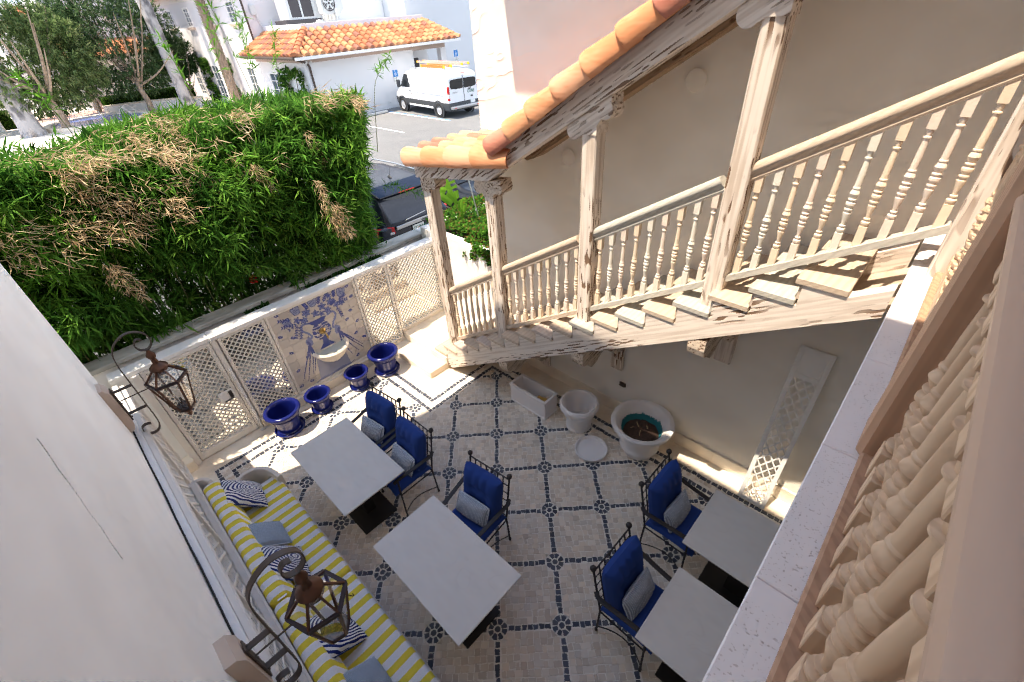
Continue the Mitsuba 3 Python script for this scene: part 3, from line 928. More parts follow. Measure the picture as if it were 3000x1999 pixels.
part(t, 'rose', rot(lathe([(0, 0), (.048, 0), (.05, .008), (.04, .014), (.034, .022), (.02, .026), (0, .026)], 24), [1, 0, 0], 90).apply_translation([-1.675, MY - .001, .985]), 'brass', smooth=40)
sp = smooth_path([(0, -.02, .985), (0, -.07, .99), (0, -.11, .975), (0, -.135, .94), (0, -.14, .915)], 5)
part(t, 'pipe', mv(tube(sp, .0135, 10), -1.675, MY, 0), 'brass', smooth=40)
part(t, 'water_stream', mv(tube([(0, -.14, .915), (0.001, -.142, .82), (0, -.143, .68)], .006, 8), -1.675, MY, 0), 'water', smooth=40)
# ================================================================ THE WOODEN STAIRCASE
XO, Y0, RUN, ZB, RISE, TH = -.385, .70, .268, .269, .1635, .045
NS = 18
PY = [(.535, .70), (-.585, -.43), (-1.845, -1.70), (-3.07, -2.925), (-4.30, -4.15)]     # posts
PX0, PX1 = -.285, -.135
zrail = lambda y: 2.964 + .617 * (-1.865 - y)          # top of the handrail
zshoe = lambda y: 2.100 + .622 * (-1.882 - y)          # underside of the bottom rail
ztread = lambda k: ZB + TH + RISE * k
st = thing('wooden_stairs', 'whitewashed cypress staircase with turned balusters climbing along the stucco wall', 'stairs')
tones = ['pine_tan', 'pine_grey', 'pine_pink']
seq = [0, 0, 2, 0, 2, 0, 0, 0, 2, 0, 1, 0, 1, 0, 1, 0, 1, 0]
for k in range(NS):
    y, z = Y0 - RUN * k, ZB + RISE * k
    part(st, 'tread', bx(XO, .545, y, y + RUN + .035, z, z + TH, .004), tones[seq[k]])
    if k:
        part(st, 'riser', bx(-.360, .545, y + RUN - .012, y + RUN + .006, z - RISE + TH + .0005, z - .0005), tones[(k + 1) % 3])
poly = [(.96, .13)]
saw = []
for k in range(NS):
    y, z = Y0 - RUN * k, ZB + RISE * k - .0008
    saw += [(y + RUN - .014, z), (y - .013, z)]
saw.append((Y0 - RUN * NS, ZB + RISE * NS - .05))
zlow = lambda y: 1.304 - .614 * (y + 1.338)
part(st, 'stringer', prism([(.955, .252), (.955, .16), (.62, .075), (-4.06, zlow(-4.06)), (-4.06, 3.17)] + saw[::-1][1:], -.372, -.27, 'x'), 'pecky_slope')
part(st, 'wall_stringer', prism([(.7, .255), (.62, .075), (-4.06, zlow(-4.06)), (-4.06, 3.17)] + saw[::-1][1:], .42, .52, 'x'), 'pecky_slope')
part(st, 'soffit', prism([(.3, .285), (-4.1, 2.99), (-4.1, 3.01), (.3, .305)], -.269, .419, 'x'), 'pine_tan')


def rough_post(x0, x1, y0, y1, z0, z1, seed):
    """a squared timber with slightly wavy, worn arrises"""
    n = 26
    V = []
    zz_ = np.linspace(z0, z1, n)
    c = .012
    ring = np.array([[x0 + c, y0], [x1 - c, y0], [x1, y0 + c], [x1, y1 - c], [x1 - c, y1], [x0 + c, y1], [x0, y1 - c], [x0, y0 + c]])
    ctr = ring.mean(0)
    for z in zz_:
        k = meshkit.noise(np.stack([ring[:, 0] * 9 + seed, ring[:, 1] * 9, np.full(8, z * 5.0)], 1), seed)
        r = ctr + (ring - ctr) * (1 - .07 * np.clip(k - .35, 0, 1)[:, None])
        V.append(np.c_[r, np.full(8, z)])
    V = np.vstack(V)
    F = []
    for i in range(n - 1):
        for a in range(8):
            b = (a + 1) % 8
            F += [[i * 8 + a, i * 8 + b, (i + 1) * 8 + b], [i * 8 + a, (i + 1) * 8 + b, (i + 1) * 8 + a]]
    F += [[0, a + 1, a] for a in range(1, 7)] + [[(n - 1) * 8, (n - 1) * 8 + a, (n - 1) * 8 + a + 1] for a in range(1, 7)]
    return trimesh.Trimesh(V, F, process=False)


zbeam = lambda y: 3.035 + .131 * (.72 - y) if y > -.55 else (3.20 + .677 * (-.55 - y) if y > -.745 else 3.332 + .605 * (-.745 - y))
pz0 = [ztread(1), ztread(5), ztread(10), ztread(14), 3.2605]
for i, (a, b) in enumerate(PY):
    if i == 4:
        part(st, 'post', rough_post(PX0, PX1, a, b, pz0[i], 5.3, 11 + i), 'pecky_upright')
        continue
    zt = zbeam((a + b) / 2) - .15
    part(st, 'post', rough_post(PX0, PX1, a, b, pz0[i], zt, 11 + i), 'pecky_upright')
    c = (a + b) / 2
    sl = .131 if i < 2 else .605
    # capital: a block with round ends reaching along the beam
    def lobes(c, half, left=True, right=True):
        base = zbeam(c) - .004
        g = [Polygon([(c - .078, zt - .03), (c + .078, zt - .03), (c + .078, base - sl * .078), (c - .078, base + sl * .078)])]
        for s, on in ((1, left), (-1, right)):
            if on:
                e = c + s * half
                top = (lambda y: base - sl * (y - c))
                p = Polygon([(c, top(c)), (e, top(e)), (e - s * .0, top(e) - .05), (c + s * .08, top(c + s * .08) - .15), (c, top(c) - .15)])
                q = affinity.translate(Point(0, 0).buffer(.07, 12), e - s * .055, top(e - s * .055) - .072)
                g.append(union_all([p, q]).intersection(Polygon([(c - 1, top(c - 1)), (c + 1, top(c + 1)), (c + 1, -9), (c - 1, -9)])))
        return union_all(g)
    shp = lobes(c, .20, i > 0, True)
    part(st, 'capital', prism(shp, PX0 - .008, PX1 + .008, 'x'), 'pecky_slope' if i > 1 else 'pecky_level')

# handrail, bottom rail and balusters between the posts
hp = np.array([[-.026, 0], [.026, 0], [.030, .012], [.024, .022], [.030, .034], [.040, .046], [.048, .064], [.046, .084], [.034, .101], [.016, .108], [-.016, .108], [-.034, .101], [-.046, .084], [-.048, .064], [-.040, .046], [-.030, .034], [-.024, .022], [-.030, .012]])
XR = -.212
bp = [(0.0225, -.0), (.0225, .004)]


def turned(zs, r=1.0):
    prof = [(.012, .000), (.019, .004), (.0235, .016), (.0235, .030), (.013, .038), (.013, .046), (.018, .050), (.018, .056), (.011, .060), (.0115, .075), (.017, .110), (.0225, .140), (.0225, .150), (.016, .155), (.0165, .168), (.024, .172), (.024, .180),
            (.016, .186), (.018, .196), (.026, .208), (.026, .222), (.016, .232), (.014, .240), (.024, .244), (.024, .250), (.015, .256), (.0205, .268), (.0265, .288), (.0205, .310), (.0145, .318), (.021, .322), (.021, .329), (.0175, .335), (.017, .420), (.0145, .520),
            (.021, .524), (.021, .531), (.013, .536), (.0165, .560), (.013, .568), (.013, .575)]
    return [(a * r, z * zs) for a, z in prof]


def baluster(h, b0, b1, slope0=0.0, slope1=0.0, w=.022, n=14):
    """a turned baluster with square ends; the ends are cut on the rail's slope (along y)"""
    def block(z0, z1, s0, s1):
        V = [[sx * w, sy * w, (z0 - s0 * sy * w) if k == 0 else (z1 - s1 * sy * w)] for k in (0, 1) for sx, sy in ((-1, -1), (1, -1), (1, 1), (-1, 1))]
        F = [[0, 2, 1], [0, 3, 2], [4, 5, 6], [4, 6, 7]]
        for a in range(4):
            b = (a + 1) % 4
            F += [[a, b, 4 + b], [a, 4 + b, 4 + a]]
        return trimesh.Trimesh(V, F, process=False)
    core = lathe(turned((h - b0 - b1) / .575), n, (0, 0, b0))
    return cat([block(0, b0, slope0, 0), core, block(h - b1, h, 0, slope1)])


H = 3.623 - .107 - (2.753 + .05) + .03
bal = {m: mikit.ply(baluster(zrail(-2) - .107 - zshoe(-2) - .045, .125, .105, .62, .62), m, 30) for m in ('turned_tan', 'turned_grey', 'turned_pink')}
tseq = [0, 0, 0, 0, 0, 0, 0, 0, 0, 2, 0, 2, 0, 0, 1, 2, 0, 0, 1, 2, 0, 1, 2, 0, 1, 2, 0, 1, 0, 2, 0, 1, 0, 2, 2, 0, 1, 0]
ti = 0
rails = ['pine_tan', 'pine_tan', 'pine_grey', 'pine_tan']
shoes = ['pine_tan', 'pine_tan', 'pine_grey', 'pine_grey']
for i in range(4):
    ya, yb = PY[i][0], PY[i + 1][1]
    a, b = (XR, ya, zrail(ya) - .107), (XR, yb, zrail(yb) - .107)
    part(st, 'handrail', sweep([a, b], hp, up=(0, .52, .85)), rails[i], smooth=35)
    a, b = (XR, ya + .002, zshoe(ya) + .022), (XR, yb - .002, zshoe(yb) + .022)
    part(st, 'bottom_rail', bar(a, b, .085, .045, up=(0, .52, .85)), shoes[i])
    n = (8, 9, 9, 10)[i]
    for k in range(n):
        y = ya + (yb - ya) * (k + .5) / n
        d = dict(bal[['turned_tan', 'turned_grey', 'turned_pink'][tseq[ti % len(tseq)]]])
        ti += 1
        d['to_world'] = T4().translate([XR, y, zshoe(y) + .046])
        kk = fresh(st + '__baluster')
        scene[kk] = d

# corbels carrying the stringer from the wall
for i, y in enumerate((-.575, -1.79, -3.01)):
    zt = zlow(y) - .012
    pts = [(.50, 0), (-.365, 0), (-.37, -.10), (-.35, -.165), (-.30, -.195), (-.235, -.20), (-.225, -.235), (-.20, -.27), (-.15, -.285), (-.105, -.27), (-.09, -.235)]
    pts += [(.10 + .19 * math.cos(a), -.30 + .125 * math.sin(a)) for a in np.linspace(PI * .92, PI * .12, 8)]
    pts += [(.295, -.33), (.305, -.385), (.345, -.42), (.40, -.415), (.435, -.44), (.50, -.44)]
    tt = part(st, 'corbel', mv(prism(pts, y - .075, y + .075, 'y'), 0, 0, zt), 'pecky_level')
    part(st, 'corbel_plate', bx(.501, .547, y - .085, y + .085, max(zt - .80, .195), zt - .01, .004), 'pecky_upright')

# ---------------------------------------------------------------- the little roof over the stairs
rf = thing('stair_roof', 'barrel tile roof on a pecky cypress beam sloping down over the wooden stairs', 'roof')
yb = [.745, -.55, -.745, -4.9]
topz = lambda y: zbeam(y) + (.165 if y > -.55 else .165 + min(.075, .12 * (-.55 - y)))
part(rf, 'beam', prism([(y, zbeam(y)) for y in yb] + [(y, topz(y)) for y in yb[::-1]], -.315, -.165, 'x'), 'pecky_slope')
zled = lambda y: 3.283 + .609 * (-.60 - y)
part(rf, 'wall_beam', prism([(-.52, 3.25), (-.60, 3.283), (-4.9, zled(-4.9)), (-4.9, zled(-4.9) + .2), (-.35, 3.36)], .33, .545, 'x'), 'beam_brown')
deck = [(y, topz(y) - .02) for y in yb]
part(rf, 'deck', prism(deck + [(y, z + .03) for y, z in deck[::-1]], -.1645, .545, 'x'), 'pine_tan')


def roof_at(s):
    """point and direction (y,z) at arc length s from the lower end along the deck line"""
    P = np.array([(.80, topz(.745) + .0), (-.50, topz(-.55) + .0), (-.78, topz(-.745) + .01), (-4.9, topz(-4.9))])
    d = np.diff(P, axis=0)
    L = np.linalg.norm(d, axis=1)
    c = np.r_[0, np.cumsum(L)]
    k = min(np.searchsorted(c, s, side='right') - 1, len(L) - 1)
    k = max(k, 0)
    return P[k] + d[k] * (s - c[k]) / L[k], d[k] / L[k]


def barrel(L, r0, r1, n=10, th=.014, span=PI, tip=.0, seed=0):
    """a clay cover tile: lower end at the origin (radius r0), running up +y; arched towards +z; thick, rounded at the lower end"""
    rows = []
    ys = [0, .006, .02, .05, L * .5, L]
    ro = [r0 - .010, r0 - .002, r0, r0, (r0 + r1) / 2, r1]
    a = np.linspace(PI / 2 - span / 2, PI / 2 + span / 2, n)
    lr = np.random.default_rng(seed)
    wob = 1 + .02 * np.sin(a * 3 + lr.uniform(0, 6))
    for y, r in zip(ys, ro):
        bow = -tip * np.abs(np.cos(a)) ** 2 * 0
        rows.append(np.stack([np.cos(a) * r * wob, y + .04 * (1 - np.sin(a)) * (1 - y / L) ** 2 * tip, np.sin(a) * r * wob], 1))
    inner = [np.stack([np.cos(a) * (r - th), np.full(n, y) + rows[k][:, 1] - y, np.sin(a) * (r - th)], 1) for k, (y, r) in enumerate(zip(ys, ro))]
    V = np.vstack(rows + inner)
    m = len(ys)
    F = []
    for k in range(m - 1):
        for i in range(n - 1):
            p, q = k * n + i, (k + 1) * n + i
            F += [[p, p + 1, q + 1], [p, q + 1, q]]
            P_, Q_ = p + m * n, q + m * n
            F += [[P_, Q_ + 1, P_ + 1], [P_, Q_, Q_ + 1]]
    for i in range(n - 1):
        F += [[i, m * n + i + 1, i + 1], [i, m * n + i, m * n + i + 1]]
    for k in range(m - 1):
        for i in (0, n - 1):
            p, q = k * n + i, (k + 1) * n + i
            F += [[p, q, q + m * n], [p, q + m * n, p + m * n]]
    return trimesh.Trimesh(V, F, process=False)


def lay_tile(parent, m, x, s, lift, bs, roll=0.0, yaw=0.0):
    p, d = roof_at(s)
    # local +y -> up-slope direction d=(dy,dz); local +z -> normal
    R = np.eye(4)
    R[:3, 0] = [-1, 0, 0]
    R[:3, 1] = [0, d[0], d[1]]
    R[:3, 2] = np.cross(R[:3, 0], R[:3, 1])
    if R[2, 2] < 0:
        R[:3, 2] *= -1
    m = m.copy()
    m.apply_transform(trimesh.transformations.rotation_matrix(-.045, [1, 0, 0]))
    m.apply_transform(trimesh.transformations.rotation_matrix(roll, [0, 1, 0]))
    m.apply_transform(trimesh.transformations.rotation_matrix(yaw, [0, 0, 1]))
    m.apply_transform(R)
    m.apply_translation([x, p[0] + R[1, 2] * lift, p[1] + R[2, 2] * lift])
    part(parent, 'roof_tile', m, bs, smooth=50)


tb = ['clay_orange', 'clay_peach', 'clay_brick']
rake = [1, 0, 1, 0, 2, 0, 0, 1, 0, 0, 2, 0, 1]
sv = [0.0, .40, .82, 1.24, 1.55, 1.87, 2.20, 2.53, 2.86, 3.2, 3.5, 3.85, 4.2]
for k, s in enumerate(sv):
    lay_tile(rf, barrel(.50, .130, .102, 14, span=PI * 1.12, tip=1, seed=k), -.330, s, .062, tb[rake[k]], roll=.42, yaw=rng.normal(0, .012))
cols = [(-.155, [2, 1, 1, 2, 0, 1, 1, 2, 0, 1, 0, 1, 0]), (.055, [2, 1, 0, 1, 2, 0, 1, 1, 0, 2, 1, 0, 1]), (.265, [1, 2, 1, 0, 1, 2, 1, 0, 1, 0, 2, 1, 0]), (.455, [1, 1, 0, 2, 1, 0, 1, 1, 0, 2, 1, 0, 1])]
for x, tn in cols:
    for k, s in enumerate(sv):
        lay_tile(rf, barrel(.50, .104, .082, 12, span=PI * .98, tip=1, seed=40 + k), x + rng.normal(0, .004), s + .10 + rng.normal(0, .015), .110, tb[tn[k]], yaw=rng.normal(0, .012))
for x in (-.24, -.05, .16, .36):
    for k, s in enumerate(np.arange(.02, 4.4, .45)):
        m = barrel(.46, .085, .075, 8, span=PI * .9, seed=80 + k)
        m.apply_transform(np.diag([1, 1, -1, 1]))
        lay_tile(rf, m, x, s, .085, 'clay_brick')
# ================================================================ POTS
def blue_pot(s):
    """glazed rolled-rim pot; s = rim radius"""
    k = s / .24
    o = [(.0, .028), (.150, .028), (.158, .035), (.160, .05), (.150, .06), (.156, .12), (.170, .20), (.184, .265), (.192, .272), (.196, .285), (.188, .297), (.190, .315), (.205, .335), (.228, .345), (.240, .362), (.240, .380), (.228, .396), (.205, .402), (.190, .395), (.178, .375), (.168, .34), (.160, .25), (.145, .10), (.135, .06), (0, .055)]
    return lathe([(a * k, z * k) for a, z in o], 44)


def saucer(s):
    k = s / .24
    o = [(0, .0), (.165, .0), (.188, .006), (.200, .03), (.204, .048), (.198, .052), (.190, .045), (.183, .022), (.0, .02)]
    return lathe([(a * k, z * k) for a, z in o], 40)


pots = [(-2.69, 1.475, .242, 'largest blue glazed pot nearest the gate', 'blue saucer under the blue pot nearest the gate'),
        (-2.178, 1.500, .188, 'small blue glazed pot second from the gate, below the left painted bird', 'blue saucer under the second blue pot from the gate'),
        (-1.537, 1.497, .186, 'small blue glazed pot half in shade, below the right painted bird', 'blue saucer under the third blue pot from the gate'),
        (-1.035, 1.487, .242, 'large blue glazed pot beside the limestone steps', 'blue saucer under the pot beside the limestone steps')]
for x, y, s, l, ls in pots:
    k = s / .24
    solo('saucer', ls, 'saucer', saucer(s), 'glaze_blue', 45, 'blue saucers under the glazed pots', )
    place(list(labels)[-1], M(x, y, .001))
    solo('blue_pot', l, 'pot', blue_pot(s), 'glaze_blue', 45, 'blue glazed pots along the fountain wall')
    place(list(labels)[-1], M(x, y, -.004))

t = thing('white_trough', 'rectangular white planter box with a scrap of yellow sponge inside, below the stairs', 'planter')
wall = []
lx, ly, hz = .262, .64, .30
for sx in (-1, 1):
    wall.append(bx(sx * lx / 2, sx * (lx / 2 - .022), -ly / 2, ly / 2, .02, hz, .004))
    wall.append(bx(-lx / 2 + .021, lx / 2 - .021, sx * ly / 2, sx * (ly / 2 - .022), .02, hz - .0005, .004))
part(t, 'box', wall + [bx(-lx / 2 + .02, lx / 2 - .02, -ly / 2 + .02, ly / 2 - .02, .02, .045)], 'ceramic_white')
part(t, 'rim', [bx(-lx / 2 - .014, -lx / 2 + .024, -ly / 2 - .014, ly / 2 + .014, hz, hz + .022, .004), bx(lx / 2 - .024, lx / 2 + .014, -ly / 2 - .014, ly / 2 + .014, hz, hz + .022, .004),
                bx(-lx / 2 + .0245, lx / 2 - .0245, -ly / 2 - .014, -ly / 2 + .024, hz, hz + .022, .004), bx(-lx / 2 + .0245, lx / 2 - .0245, ly / 2 - .024, ly / 2 + .014, hz, hz + .022, .004)], 'ceramic_white')
part(t, 'foot', bx(-lx / 2 - .012, lx / 2 + .012, -ly / 2 - .012, ly / 2 + .012, 0.001, .028, .006), 'ceramic_white')
place(t, M(-.105, -.87, 0))
sponge = tm(hullrounded([(-.03, -.06, .03), (.03, -.07, .02), (.035, .06, .04), (-.03, .07, .03), (0, 0, .05)], .018))
sponge.vertices += .006 * (meshkit.noise(sponge.vertices * 40)[:, None] - .5)
solo('sponge_scrap', 'yellowish brown lump of sponge lying in the white trough', 'sponge', sponge, pr((.50, .30, .08), .95), 40)
place('sponge_scrap', M(-.075, -1.03, .075, 20, 1.5))

rp = [(0, .002), (.165, .002), (.172, .012), (.172, .03), (.160, .045), (.163, .07), (.178, .20), (.190, .235), (.205, .25), (.215, .272), (.208, .292), (.205, .30), (.222, .33), (.252, .355), (.262, .38), (.262, .405), (.250, .428), (.228, .438), (.212, .43), (.205, .41), (.195, .34), (.183, .25), (.165, .10), (0, .07)]
solo('white_pot', 'empty round white pot with a rolled rim between the trough and the big soil-filled pot', 'pot', lathe(rp, 48), 'ceramic_white', 45)
place('white_pot', M(-.005, -1.595, 0))
bp_ = [(0, .002), (.185, .002), (.195, .015), (.200, .05), (.215, .09), (.235, .105), (.243, .125), (.232, .15), (.224, .17), (.228, .22), (.240, .31), (.262, .39), (.300, .43), (.345, .455), (.372, .478), (.378, .50), (.372, .52), (.345, .527), (.318, .517), (.300, .49), (.262, .44), (.232, .36), (.222, .335), (.215, .31)]
t = thing('large_white_pot', 'big white pot with a flaring rim, teal paint inside and dark potting soil', 'pot')
part(t, 'body', lathe(bp_, 52), 'ceramic_white', 45)
V = []
a = np.arange(120) * 2 * PI / 120
ctop = .40 + .018 * (meshkit.noise(np.stack([np.cos(a) * 6, np.sin(a) * 6, a * 0], 1)) - .5) + .008 * np.random.default_rng(3).normal(0, 1, 120)
rr = lambda z: np.interp(z, [.30, .335, .345, .36, .44], [.2115, .2205, .2245, .2305, .2605])
rows = [np.stack([rr(z) * np.cos(a), rr(z) * np.sin(a), z + 0 * a], 1) for z in (.30, .335, .36)] + [np.stack([rr(ctop) * np.cos(a), rr(ctop) * np.sin(a), ctop], 1)]
V = np.vstack(rows)
F = [[k * 120 + i, k * 120 + (i + 1) % 120, (k + 1) * 120 + (i + 1) % 120] for k in range(3) for i in range(120)] + [[k * 120 + i, (k + 1) * 120 + (i + 1) % 120, (k + 1) * 120 + i] for k in range(3) for i in range(120)]
part(t, 'painted_band', trimesh.Trimesh(V, F, process=False), 'teal_paint')


def soil_disc(u, v):
    r, th = v * .219, u * 2 * PI
    p = np.stack([r * np.cos(th), r * np.sin(th)], 1)
    z = .335 + .03 * (meshkit.fbm(np.c_[p * 14, 0 * r], 3) - .5) - .02 * v ** 3
    return np.c_[p, z]


Vs, Fs, _ = grid(soil_disc, 60, 24)
part(t, 'soil', trimesh.Trimesh(Vs, Fs, process=False), 'soil')
part(t, 'wood_chip', [bar((.02, .05, .362), (.08, .11, .365), .008, .006), bar((-.10, -.03, .36), (-.02, .0, .366), .007, .005), bar((.06, -.05, .36), (.10, -.02, .362), .01, .004), bar((-.06, .12, .358), (-.02, .10, .36), .006, .004)], pr((.42, .30, .18), .9))
place(t, M(.145, -2.425, 0))
solo('white_saucer', 'round white saucer lying empty on the mosaic in front of the big white pot', 'saucer', lathe([(0, 0), (.185, 0), (.198, .006), (.206, .03), (.209, .055), (.203, .06), (.193, .056), (.186, .022), (0, .018)], 52), 'ceramic_white', 45)
place('white_saucer', M(-.268, -1.985, .001))

# trellis leaning on the stair wall
t = thing('leaning_trellis', 'narrow white trellis panel leaning against the stair wall, half in sun', 'trellis')
TW, TL = .285, 2.03
fr = [bx(0, .042, -.014, .014, 0, TL, .003), bx(TW - .042, TW, -.014, .014, 0, TL, .003), bx(.0425, TW - .0425, -.014, .014, 0, .05, .003), bx(.0425, TW - .0425, -.014, .014, TL - .045, TL, .003), bx(.0425, TW - .0425, -.014, .014, TL - .33, TL - .28, .003)]
part(t, 'frame', fr, 'paint_white')
part(t, 'top_panel', bx(.043, TW - .043, -.007, .004, TL - .279, TL - .0455, .004), 'paint_white')
trellis_slats(t, 'y', -.004, .04, TW - .04, .048, TL - .328, pitch=.102, w=.013, d=.006, ang=58, mat_='paint_white')
lean = math.degrees(math.asin((.524 - .285) / TL))
# local x -> -y (to the right), local -y -> -x (towards the court)
place(t, T4().translate([.285, -3.625, 0.012]).rotate([0, 1, 0], lean).rotate([0, 0, 1], -90))

# ================================================================ TABLES
def table(x0, y0, label, mark):
    t = thing('dining_table', label, 'table', None)
    part(t, 'top', bx(x0, x0 + .715, y0 - 1.20, y0, .738, .752, .002), 'table_stone')
    part(t, 'apron', bx(x0 + .012, x0 + .703, y0 - 1.188, y0 - .012, .722, .7378), 'pine_tan')
    cx, cy = x0 + .357, y0 - .60
    part(t, 'base_plate', bx(cx - .21, cx + .21, cy - .41, cy + .41, 0.001, .016, .003), 'granite_black')
    part(t, 'pedestal', bx(cx - .06, cx + .06, cy - .20, cy + .20, .0161, .722, .004), 'granite_black')


table(-3.005, .225, 'pale stone dining table farthest from the camera, near the blue pots', 0)
table(-2.992, -1.452, 'pale stone dining table at the middle of the court, nearest the long bench', 0)
table(-1.115, -3.52, 'pale stone dining table partly under the white sill, nearest the leaning trellis', 0)
table(-2.045, -3.605, 'pale stone dining table cut by the white sill at the bottom edge of the photo', 0)

# ================================================================ CHAIRS
def tufted(w, h, t, buttons, n=34, seed=1):
    """a buttoned back cushion: face bulges between the buttons; lies in xy, thick along z"""
    def half(s):
        def fn(u, v):
            a, b = 2 * u - 1, 2 * v - 1
            e = np.clip(1 - np.abs(a) ** 5, 0, 1) ** .45 * np.clip(1 - np.abs(b) ** 5, 0, 1) ** .45
            z = t / 2 * e
            if s > 0:
                d = np.zeros_like(a)
                for bxx, byy in buttons:
                    r2 = ((a - bxx) * w / 2) ** 2 + ((b - byy) * h / 2) ** 2
                    d += np.exp(-r2 / .0030) * .75 + .25 * np.exp(-r2 / .0005)
                for (p, q) in [(buttons[i], buttons[j]) for i in range(len(buttons)) for j in range(i)]:
                    pa, pb = np.array(p) * [w / 2, h / 2], np.array(q) * [w / 2, h / 2]
                    if np.linalg.norm(pa - pb) > .21:
                        continue
                    P_ = np.stack([a * w / 2, b * h / 2], 1)
                    tt = np.clip(((P_ - pa) @ (pb - pa)) / ((pb - pa) @ (pb - pa)), 0, 1)
                    r2 = ((P_ - pa - tt[:, None] * (pb - pa)) ** 2).sum(1)
                    d = np.maximum(d, .52 * np.exp(-r2 / .0009))
                for bxx, byy in buttons:      # pleats running to the edges
                    r2 = ((a - bxx) * w / 2) ** 2
                    d = np.maximum(d, .34 * np.exp(-r2 / .0007) * (np.sign(byy) * (b - byy) > 0))
                z = z * (1.15 - .8 * np.clip(d, 0, 1))
            nz = meshkit.noise(np.stack([a * 3 + seed, b * 3, 0 * a + s], -1), seed) - .5
            return np.stack([a * w / 2, b * h / 2, s * (z + .012 * nz * e)], 1)
        V, F, uv = grid(fn, n, n)
        return V, (F if s > 0 else F[:, ::-1])
    A, B = half(1), half(-1)
    return trimesh.Trimesh(np.vstack([A[0], B[0]]), np.vstack([A[1], B[1] + len(A[0])]), process=False)


def make_chair(label):
    """front towards +x, rear legs at x = 0"""
    t = thing('garden_chair', label, 'chair', None)
    hw, dp = .255, .46
    for s, nm in ((-1, 'leg'), (1, 'leg')):
        part(t, nm, [rod((.0, s * hw, .0), (.018, s * hw, .42), .010, 8), rod((0, s * hw, 0), (0, s * hw, .035), .014, 8)], 'iron_black', smooth=40)
        part(t, nm, [rod((dp, s * hw, .0), (dp - .02, s * hw, .655), .010, 8), rod((dp, s * hw, 0), (dp, s * hw, .035), .014, 8)], 'iron_black', smooth=40)
        part(t, 'back_post', rod((.018, s * hw, .42), (-.088, s * hw, .985), .0095, 8), 'iron_black', smooth=40)
        part(t, 'finial', ball((-.090, s * hw, 1.003), .027, 2), 'iron_black', smooth=True)
        arm = smooth_path([(-.035, s * (hw + .004), .70), (-.005, s * (hw + .028), .692), (.06, s * (hw + .03), .684), (.25, s * (hw + .012), .672), (dp - .02, s * hw, .662), (dp + .03, s * hw, .648)], 4)
        part(t, 'arm', sweep(arm, [[-.021, -.005], [.021, -.005], [.021, .003], [.012, .006], [-.012, .006], [-.021, .003]], up=(0, 0, 1)), 'iron_black', smooth=30)
        # curved stretcher between front and rear leg
        cs = smooth_path([(.003, s * hw, .085), (.12, s * (hw - .06), .075), (.24, s * (hw - .085), .072), (.36, s * (hw - .06), .075), (dp - .003, s * hw, .085)], 4)
        part(t, 'stretcher', tube(cs, .006, 6), 'iron_black', smooth=True)
    pt = lambda f, y: np.array([.018 - .106 * f, y, .42 + .565 * f])
    rails_ = [.93, .76]
    part(t, 'top_rail', rod(pt(.955, -hw), pt(.955, hw), .0075, 8), 'iron_black', smooth=40)
    for f in (.80, .62, .44, .26, .08):
        part(t, 'back_slat', bar(pt(f, -hw), pt(f, hw), .006, .012), 'iron_black')
    for y in np.linspace(-hw, hw, 8)[1:-1]:
        part(t, 'spindle', bar(pt(.08, y), pt(.955, y), .014, .006, up=(1, 0, .2)), 'iron_black')
    part(t, 'seat_frame', [rod((.018, -hw, .405), (.018, hw, .405), .008, 6), rod((dp - .01, -hw, .405), (dp - .01, hw, .405), .008, 6), rod((.018, -hw, .405), (dp - .01, -hw, .405), .008, 6), rod((.018, hw, .405), (dp - .01, hw, .405), .008, 6)], 'iron_black', smooth=40)
    c, _ = cushion(.50, .525, .085, 20, sharp=.16, seed=2)
    part(t, 'seat_cushion', mv(c, .262, 0, .458), 'fabric_blue', smooth=True)
    b = tufted(.465, .55, .165, [(-.36, .30), (.36, .30), (0, -.02), (-.36, -.36), (.36, -.36)] if False else [(-.38, .18), (.38, .18), (0.0, -.05 + .23), (-.38, -.42), (.38, -.42), (0, -.42)])
    R = np.eye(4)
    up = np.array([-.184, 0, .983])
    R[:3, 0], R[:3, 1] = [0, 1, 0], up
    R[:3, 2] = np.cross(R[:3, 0], R[:3, 1])
    b.apply_transform(R)
    part(t, 'back_cushion', mv(b, .052, 0, .715), 'fabric_blue', smooth=True)
    return t


chairs = [((-1.925, -.043, 180 + 6.5), 'blue cushioned iron chair farthest from the camera, at the table near the blue pots'),
          ((-1.952, -.70, 180), 'blue cushioned iron chair nearer the camera at the table by the blue pots'),
          ((-1.855, -1.775, 180 + 5.5), 'lone blue cushioned iron chair at the middle table'),
          ((-.74, -3.110, -90 - 1), 'blue cushioned iron chair beside the big white pot, at the table by the leaning trellis'),
          ((-1.685, -3.232, -90 - 1.5), 'blue cushioned iron chair nearest the bottom edge of the photo')]
root = make_chair(chairs[0][1])
for (x, y, rz), l in chairs[1:]:
    dup(root, 'garden_chair', l, M(x, y, 0, rz))
place(root, M(*chairs[0][0][:2], 0, chairs[0][0][2]))
c, uv = cushion(.40, .235, .125, 20, sharp=.42, seed=5)
R = np.eye(4)
up = np.array([-.42, 0, .907])
R[:3, 0], R[:3, 1] = [0, 1, 0], up
R[:3, 2] = np.cross(R[:3, 0], R[:3, 1])
c.apply_transform(R)
lum = mikit.ply(c, 'pinstripe_cloth', True, uv=uv)
s_ = np.linspace(0, 2 * PI, 61)
sq = lambda v: np.sign(v) * np.abs(v) ** .22
loop = np.stack([sq(np.cos(s_)) * .198 * (1 - .05 * np.abs(np.sin(s_)) ** 8), sq(np.sin(s_)) * .116 * (1 - .05 * np.abs(np.cos(s_)) ** 8), 0 * s_], 1)[:-1]
pip = tube(loop, .0055, 6, closed=True)
pip.apply_transform(R)
pipd = mikit.ply(pip, 'piping_cloth', True)
